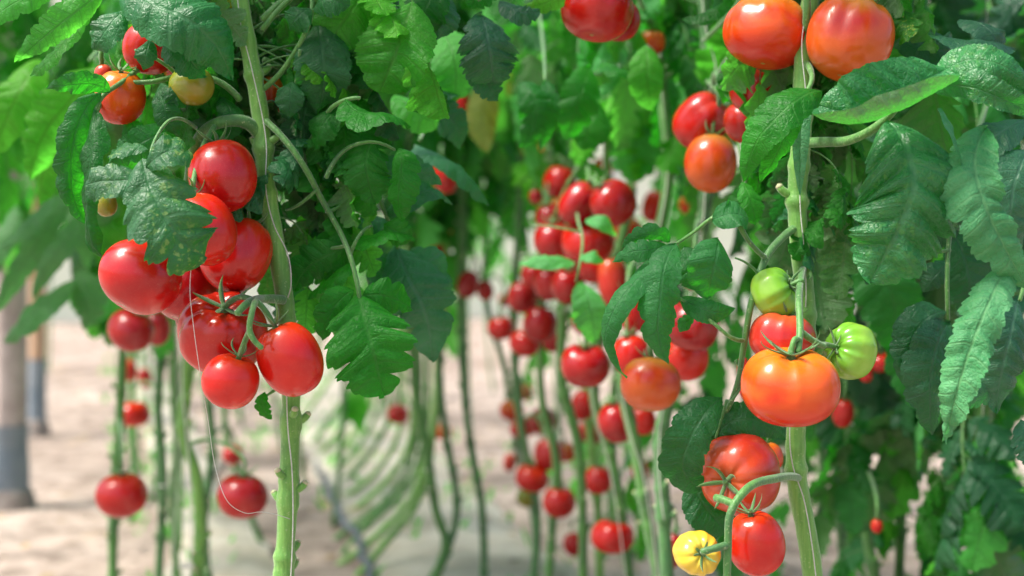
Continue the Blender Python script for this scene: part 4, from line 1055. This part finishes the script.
# big curled leaf and its neighbours, right
hero('B0', 1.27, [([(803,143,1.38),(822,142,1.35),(850,140,1.31),(880,124,1.28),(912,92,1.27),(930,88,1.27),(960,92,1.27)], .0052),
                  ([(930,88,1.27),(944,78,1.27),(960,70,1.28)], .002)], [
    ([(946,70,1.255),(920,84,1.235),(885,102,1.225),(855,112,1.225),(820,106,1.24)], 42, dict(nl=6, lobe=.06, teeth=.04, fold=-.05, cL=3.0, cR=.4, wl=1.35, roll=0, puck=.11, tip=.6, tw=.45, wave=.07)),
    ([(888,122,1.26),(905,150,1.235),(912,185,1.225),(900,225,1.225),(870,282,1.24)], 60, dict(nl=6, lobe=.24, teeth=.14, fold=.2, cL=-.55, cR=-.6, roll=4, puck=.15, tip=.62, tw=.42, wave=.16, nt=90, nv=12)),
    ([(930,86,1.27),(960,62,1.25),(990,62,1.24),(1040,95,1.25)], 20, dict(nl=6, lobe=.08, roll=-45, fold=.2, puck=.1)),
    ([(930,90,1.265),(965,86,1.24),(1000,98,1.23),(1045,122,1.24)], 17, dict(nl=6, lobe=.08, roll=35, cR=1.2, puck=.1)),
  ], LEAFG, 'large crinkled leaf with one rolled edge')
hero('C1', 1.33, [([(996,40,1.9),(975,60,1.6),(960,90,1.36)], .0034)], [
    ([(930,30,1.37),(958,40,1.35),(985,42,1.35),(1015,50,1.37)], 24, dict(nl=4, lobe=.08, roll=-20)),
    ([(960,20,1.40),(988,30,1.36),(1000,45,1.36),(1003,62,1.38)], 20, dict(nl=4, lobe=.05)),
    ([(900,20,1.42),(925,45,1.40),(950,52,1.40),(962,60,1.42)], 28, dict(nl=5, lobe=.1, roll=10)),
  ], LEAFB)
hero('C1', 1.22, [([(996,100,1.9),(990,96,1.6),(965,92,1.3)], .0034)], [
    ([(940,108,1.245),(948,125,1.225),(956,145,1.22),(962,168,1.23)], 9, dict(nl=4, lobe=.05, roll=-20, cR=.9)),
    ([(986,128,1.25),(975,165,1.225),(982,200,1.215),(1000,240,1.22),(1030,290,1.24)], 34, dict(nl=8, lobe=.2, teeth=.14, roll=8, cL=1.2, cR=-.6, puck=.16, wave=.24, nt=90)),
    ([(1010,262,1.26),(990,300,1.22),(970,350,1.21),(955,400,1.215),(947,440,1.24)], 27, dict(nl=9, lobe=.24, teeth=.16, roll=15, cL=.9, cR=-.9, puck=.16, wave=.28, nt=90)),
    ([(948,404,1.24),(952,418,1.23),(950,430,1.23),(942,441,1.24)], 7, dict(nl=4, cR=1.2, wave=.2)),
  ], LEAFP, 'pale wrinkled leaf with curled edges')
hero('C1', 1.38, [([(1000,60,1.9),(970,160,1.5),(950,230,1.40),(948,320,1.38)], .0034), ([(950,250,1.39),(925,255,1.38),(900,262,1.38)], .0018)], [
    ([(950,322,1.38),(938,345,1.36),(930,375,1.355),(932,435,1.37)], 30, dict(nl=5, lobe=.22, roll=-10, fold=.2)),
    ([(946,312,1.38),(925,320,1.37),(910,345,1.37),(908,390,1.38)], 20, dict(nl=4, lobe=.2)),
    ([(930,250,1.40),(905,258,1.39),(880,268,1.39),(866,285,1.40)], 17, dict(nl=4, roll=-30)),
    ([(952,230,1.42),(965,260,1.41),(970,290,1.41),(965,320,1.42)], 26, dict(nl=5, roll=20)),
    ([(950,262,1.40),(935,276,1.39),(922,292,1.40)], 14, dict(nl=4)),
    ([(930,190,1.42),(945,215,1.41),(940,250,1.42)], 24, dict(nl=4)),
  ], LEAFB)
hero('C1', 1.32, [([(1002,200,1.9),(1030,250,1.4),(1020,300,1.33)], .0034)], [
    ([(1018,300,1.33),(1010,335,1.30),(1002,370,1.30),(996,412,1.32)], 30, dict(nl=7, lobe=.24, roll=10, puck=.15, wave=.2, cL=-.8)),
    ([(1010,385,1.33),(985,396,1.31),(970,404,1.31),(958,408,1.32)], 13, dict(nl=4, roll=-40)),
    ([(1030,150,1.36),(1016,180,1.34),(1012,220,1.34),(1022,250,1.36)], 28, dict(nl=6, lobe=.1)),
    ([(1024,120,1.38),(1000,132,1.36),(985,142,1.36),(966,160,1.38)], 22, dict(nl=6, lobe=.1, roll=20)),
    ([(1020,420,1.33),(1030,440,1.32),(1036,470,1.33)], 22, dict(nl=6)),
  ], LEAFB)
hero('C3', 1.50, [([(870,60,2.1),(850,120,1.7),(840,200,1.52),(836,270,1.5)], .003)], [
    ([(848,275,1.50),(840,290,1.48),(845,308,1.48),(856,322,1.50)], 17, dict(nl=4, lobe=.12)),
    ([(826,300,1.52),(838,294,1.50),(852,298,1.5)], 15, dict(nl=4)),
    ([(836,200,1.52),(828,225,1.5),(832,255,1.52)], 16, dict(nl=4)),
    ([(832,170,1.54),(844,195,1.52),(842,225,1.54)], 15, dict(nl=4)),
  ], LEAF)
hero('C2', 1.75, [([(918,60,2.2),(900,140,1.9),(870,230,1.78)], .003)], [
    ([(872,240,1.76),(885,275,1.73),(895,310,1.73),(888,350,1.76)], 36, dict(nl=5, lobe=.2, roll=10)),
    ([(900,330,1.78),(905,360,1.75),(920,390,1.75),(938,410,1.77)], 22, dict(nl=5)),
  ], LEAF)
hero('U1', 1.62, [([(706,80,1.95),(735,130,1.7),(745,190,1.63)], .003)], [
    ([(770,180,1.62),(752,195,1.6),(738,205,1.6),(730,222,1.62)], 16, dict(nl=4)),
    ([(790,210,1.6),(775,230,1.58),(765,250,1.6)], 15, dict(nl=4)),
    ([(820,215,1.6),(830,240,1.58),(826,268,1.6)], 13, dict(nl=4)),
  ], LEAF)
# further leaves of the near plants, behind the ones above
def extra(key, pylo, pyhi, n, az0, az1, seed, pal='gbg', smin=.5, smax=.9):
    p = PL[key]; rng = random.Random(seed); d = p.base.y
    for i in range(n):
        z = zpx(pylo + (pyhi - pylo)*(i + rng.random())/n, 1.38); s_ = stem_at(p, z)
        o = link('leaf', rng.choice(LM['hi' + rng.choice(pal)]), p.root); sc = rng.uniform(smin, smax)
        o.location = s_ - p.base; o.scale = (sc,)*3
        o.rotation_euler = (R(rng.uniform(-15, 15)), R(rng.uniform(-20, 25)), R(rng.uniform(az0, az1)))
extra('A0', 120, -80, 8, 100, 150, 31, 'gbgs')
extra('A0', 150, -80, 12, 5, 75, 32, 'gbgl')
extra('B0', 160, -80, 9, 20, 85, 33, 'gbb')
extra('B0', -10, -80, 3, 100, 150, 34, 'gbl', .45, .6)
def extra2(key, pylo, pyhi, n, seed, pal, smin=.6, smax=.95, lod='hi'):
    p = PL[key]; d = p.base.y
    foliate(p, zpx(pylo, d), zpx(pyhi, d), n, lod, seed, pal, smin=smin, smax=smax)
extra2('A1', 60, -60, 8, 41, 'gbl'); extra2('M1', 110, -60, 8, 42, 'gly'); extra2('M3', 110, -60, 9, 43, 'gbl'); extra2('U6', 60, -60, 6, 44, 'gbl')
extra2('A7', 150, 0, 8, 45, 'gl', lod='lo')
extra2('A2', 300, 170, 6, 61, 'lls', .5, .8); extra2('A6', 280, 150, 6, 62, 'll', .7, 1.0, 'lo'); extra2('A3', 250, 130, 4, 63, 'gl', .5, .8)
extra2('M1', 200, 110, 3, 46, 'gl', .6, .9, 'lo'); extra2('M2', 210, 120, 4, 47, 'gl', .6, .9, 'lo'); extra2('M3', 200, 120, 3, 48, 'gb', .6, .9, 'lo')
extra2('U6', 190, 100, 3, 49, 'll', .6, .9, 'lo'); extra2('U7', 180, 90, 4, 50, 'gl', .6, .9, 'lo'); extra2('U2', 130, 60, 3, 51, 'll', .5, .8, 'lo')
extra2('C3', 330, 150, 6, 52, 'gb', .6, .9, 'lo'); extra2('C4', 300, 120, 5, 53, 'gl', .6, .9, 'lo')
extra('A0', 200, -80, 10, 95, 200, 71, 'gbs', .35, .6)
extra('A0', 220, -80, 12, -10, 85, 72, 'gbl', .35, .6)
extra('B0', 190, -80, 10, -5, 85, 73, 'gbs', .35, .65)
# yellowing leaves, blurred, in the upper centre
def yl(key, d, q, hw, label, **kw):
    hero(key, d, [([(q[0][0]+4, q[0][1]-20, d), (q[0][0], q[0][1], d)], .002)], [(q, hw, dict(nl=4, lobe=.1, nt=30, nv=5, **kw))], LEAFY, label)
yl('M1', 2.3, [(488,80),(484,102),(482,126),(488,152)], 17, 'yellowing leaf')
yl('U7', 2.6, [(512,70),(514,84),(512,98)], 15, 'yellowing leaf')
yl('A7', 2.1, [(324,190),(322,205),(320,222)], 14, 'yellowing leaf')
yl('U7', 2.7, [(520,130),(530,145),(534,165)], 10, 'yellowing leaf')
yl('A0', 1.42, [(240,-22),(236,-8),(230,8)], 11, 'small yellow leaf')
hero('A0', 1.36, [([(283,385,1.37),(272,392,1.36),(266,396,1.36)], .002)], [
    ([(265,392,1.36),(262,402,1.355),(264,412,1.36),(272,419,1.365)], 9, dict(nl=3, roll=10))], LEAF)
hero('N3', 4.1, [([(390,380,4.4),(372,385,4.2),(362,388,4.1)], .003)], [
    ([(364,386,4.1),(358,400,4.05),(356,415,4.05),(366,432,4.1)], 13, dict(nl=3, nt=30, nv=5)),
    ([(352,392,4.1),(348,408,4.05),(352,422,4.1)], 10, dict(nl=3, nt=30, nv=5))], LEAFL)
hero('A0', 1.4, [], [([(445,-20,1.42),(430,-2,1.4),(424,15,1.4),(430,40,1.42)], 24, dict(nl=4, lobe=.15)),
                     ([(500,-20,1.45),(480,-8,1.43),(470,8,1.43)], 18, dict(nl=4))], LEAF)

# ------------------------------------------------------------------ twine
def twine(pts, label, r=.0011, n=90, d=1.35, group=None, up=True):
    mb = MB(); rng = random.Random(int(pts[0][0]))
    w = [P(q[0], q[1], q[2] if len(q) > 2 else d) for q in pts]
    if up: w.insert(0, Vector((w[0].x, w[0].y, 1.97)))
    base = min(w, key=lambda q: q.z)
    tube(mb, [tuple(q - base) for q in w], r, n=n, k=6)
    o = mb.obj('twine', [TWINE]); o.location = base; tag(o, label, 'twine', group)
twine([(236,-40,1.368),(240,20,1.366),(252,70,1.366),(266,140,1.368),(266,190,1.366),(274,225,1.366),(288,255,1.366),(291,285,1.366),(284,310,1.38),(282,350,1.385),(286,385,1.366),(288,430,1.366),(292,470,1.366),(293,520,1.366),(290,590,1.366)],
      'white twine wound round the thick left stem', r=.00055, n=160)
twine([(192,262,1.24),(190,290,1.235),(194,330,1.25),(200,372,1.26),(208,420,1.30),(216,470,1.31),(228,502,1.31),(245,513,1.32),(262,512,1.34),(290,519,1.366)],
      'loose white thread looping from the left cluster down to the thick stem', r=.0003, up=False)
twine([(816,-40,1.366),(802,40,1.366),(806,100,1.364),(802,150,1.364),(800,200,1.366),(804,250,1.366),(806,300,1.37),(800,350,1.38),(790,420,1.366),(792,462,1.364),(804,500,1.362),(812,545,1.362),(818,600,1.362)],
      'white twine wound round the thick right stem', r=.00055, n=160)
twine([(700,-40,1.92),(706,30,1.92),(716,70,1.92),(708,120,1.92),(702,230,1.92),(678,350,1.92),(660,430,1.92),(664,520,1.92)], 'white twine along the upper stem beside the dark red tomato', r=.0009)
twine([(207,140,2.26),(196,260,2.27),(182,370,2.27),(186,430,2.26),(190,480,2.26),(190,600,2.26)], 'white twine hanging beside the bent green stem', r=.0012)
twine([(660,60,2.12),(667,180,2.12),(640,300,2.12),(622,380,2.12),(632,440,2.12),(642,470,2.12),(660,600,2.12)], 'white twine on the sloping centre right stem', r=.0009)
twine([(608,-40,2.32),(604,100,2.32),(600,300,2.32),(592,395,2.32),(610,470,2.32),(628,600,2.32)], 'white twine on the stem right of the low centre tomatoes', r=.0009)
twine([(172,200,2.7),(176,330,2.7),(178,420,2.7),(170,600,2.7)], 'pale twine between the two left low tomatoes', r=.0012)
twine([(984,380,1.92),(980,460,1.92),(976,600,1.92)], 'white twine on the pale stem at the right edge', r=.0009)

# plastic clips that hold stems to the twine
def clip(px, py, d, label, s=.009):
    o_ = P(px, py, d); mb = MB(); n = 20; V = []
    pts = [(s*math.cos(a), s*math.sin(a)*.9, .0) for a in np.linspace(.3, 5.9, n)]
    tube(mb, pts, s*.28, n=n*2, k=8)
    tube(mb, [(s*.95, s*.3, 0), (s*1.5, s*.25, 0), (s*1.8, 0, 0)], s*.25, n=5, k=6)
    o = mb.obj('plant_clip', [TWINE]); o.location = o_; tag(o, label, 'plant clip', None)
clip(186, 566, 2.28, 'white plastic clip low on the bent green stem at the bottom', .0070)
clip(160, 486, 2.78, 'white plastic clip on the stem right of the low left tomato', .0060)
clip(429, 470, 3.0, 'white plastic clip on the thickest slanting stem', .0080)
clip(978, 510, 1.93, 'white plastic clip on the pale stem at the right edge', .0055)
clip(900, 502, 2.28, 'white plastic clip on the stem under the dark hanging leaves', .0055)
clip(855, 424, 2.18, 'white plastic clip beside the small oval red tomato', .0050)
clip(606, 428, 2.33, 'white plastic clip on the stem left of the crimson lower tomato', .0050)

# dry litter and low weeds on the soil
mb = MB(); rng = random.Random(9)
for i in range(1400):
    d = rng.uniform(2.8, 11); x = rng.uniform(-3.6, 2.2)*1.0 - .295*(d - 4); a = rng.uniform(0, PI*2); L = rng.uniform(.01, .045); w = rng.uniform(.002, .012)
    c = Vector((x, d, .035 + rng.uniform(0, .02))); u = Vector((math.cos(a), math.sin(a), rng.uniform(-.2, .3)))*L; s = Vector((-math.sin(a), math.cos(a), rng.uniform(-.3, .3)))*w
    mb.add([tuple(c-u), tuple(c-s), tuple(c+u), tuple(c+s+Vector((0, 0, .004)))], [(0, 1, 2, 3)])
o = mb.obj('dry_leaf_litter', [STRAW]); tag(o, 'dry leaf scraps strewn over the soil', 'leaf litter', kind='stuff')
mb = MB(); rng = random.Random(12)
for i in range(260):
    d = rng.uniform(2.9, 9.5); side = rng.choice([0, 0, 1, 1, 2])
    x = {0: rowx(-.22, 1.35, d) + rng.uniform(-.15, .2), 1: rowx(.273, 1.35, d) + rng.uniform(-.15, .45), 2: rowx(.72, 1.9, d) + rng.uniform(-.3, .3)}[side]
    for k in range(rng.randint(2, 6)):
        a = rng.uniform(0, 2*PI); L = rng.uniform(.03, .08); w = rng.uniform(.003, .008)
        c = Vector((x, d, .03)); u = Vector((math.cos(a)*.6, math.sin(a)*.6, 1)).normalized()*L; s = Vector((-math.sin(a), math.cos(a), 0))*w
        mb.add([tuple(c), tuple(c+u*.5-s), tuple(c+u+Vector((0, 0, -.01))), tuple(c+u*.5+s)], [(0, 1, 2, 3)], [(0, .5), (.5, 0), (1, .5), (.5, 1)])
o = mb.obj('weeds', [LEAFL]); tag(o, 'low green weeds growing under the tomato rows', 'weeds', kind='stuff')

# ------------------------------------------------------------------ light, sky, camera
SUN_EL, SUN_AZ = 58, 252      # azimuth clockwise from +Y: behind the camera, slightly left
w = bpy.data.worlds.new('World'); scene.world = w; w.use_nodes = True
nt = w.node_tree; nt.nodes.clear()
sky = nt.nodes.new('ShaderNodeTexSky'); sky.sky_type = 'NISHITA'; sky.sun_disc = False
sky.sun_elevation = R(SUN_EL); sky.sun_rotation = R(SUN_AZ); sky.dust_density = 4.0; sky.air_density = 1.0; sky.ozone_density = 1.0
bg = nt.nodes.new('ShaderNodeBackground'); bg.inputs[1].default_value = .06
wo = nt.nodes.new('ShaderNodeOutputWorld')
nt.links.new(sky.outputs[0], bg.inputs[0]); nt.links.new(bg.outputs[0], wo.inputs[0])
sd = bpy.data.lights.new('Sun', 'SUN'); sd.energy = 1.5; sd.angle = R(18); sd.color = (1, .96, .88)
so = bpy.data.objects.new('sun', sd); COL.objects.link(so)
dv = Vector((math.sin(R(SUN_AZ))*math.cos(R(SUN_EL)), math.cos(R(SUN_AZ))*math.cos(R(SUN_EL)), math.sin(R(SUN_EL))))
so.rotation_euler = dv.to_track_quat('Z', 'Y').to_euler(); so.location = (0, 0, 6)

cd = bpy.data.cameras.new('Camera'); cam = bpy.data.objects.new('camera', cd); COL.objects.link(cam)
cam.location = (0, 0, H); cam.rotation_euler = (R(90), 0, 0)
cd.sensor_width = 36; cd.lens = F*36/1024; cd.shift_y = -(288 - HY)/1024
cd.clip_end = 2000; cd.clip_start = .05
cd.dof.use_dof = True; cd.dof.focus_distance = 1.30; cd.dof.aperture_fstop = 3.4; cd.dof.aperture_blades = 0
scene.camera = cam
scene.render.engine = 'CYCLES'
cy = scene.cycles
cy.use_denoising = True; cy.max_bounces = 7; cy.diffuse_bounces = 3; cy.glossy_bounces = 2; cy.transmission_bounces = 4; cy.transparent_max_bounces = 4
cy.caustics_reflective = False; cy.caustics_refractive = False; cy.sample_clamp_indirect = 6
try: cy.denoiser = 'OPENIMAGEDENOISE'; cy.denoising_prefilter = 'ACCURATE'
except Exception: pass
vs = scene.view_settings; vs.view_transform = 'Standard'; vs.look = 'None'; vs.exposure = 2.2; vs.gamma = 1.0; vs.use_curve_mapping = False
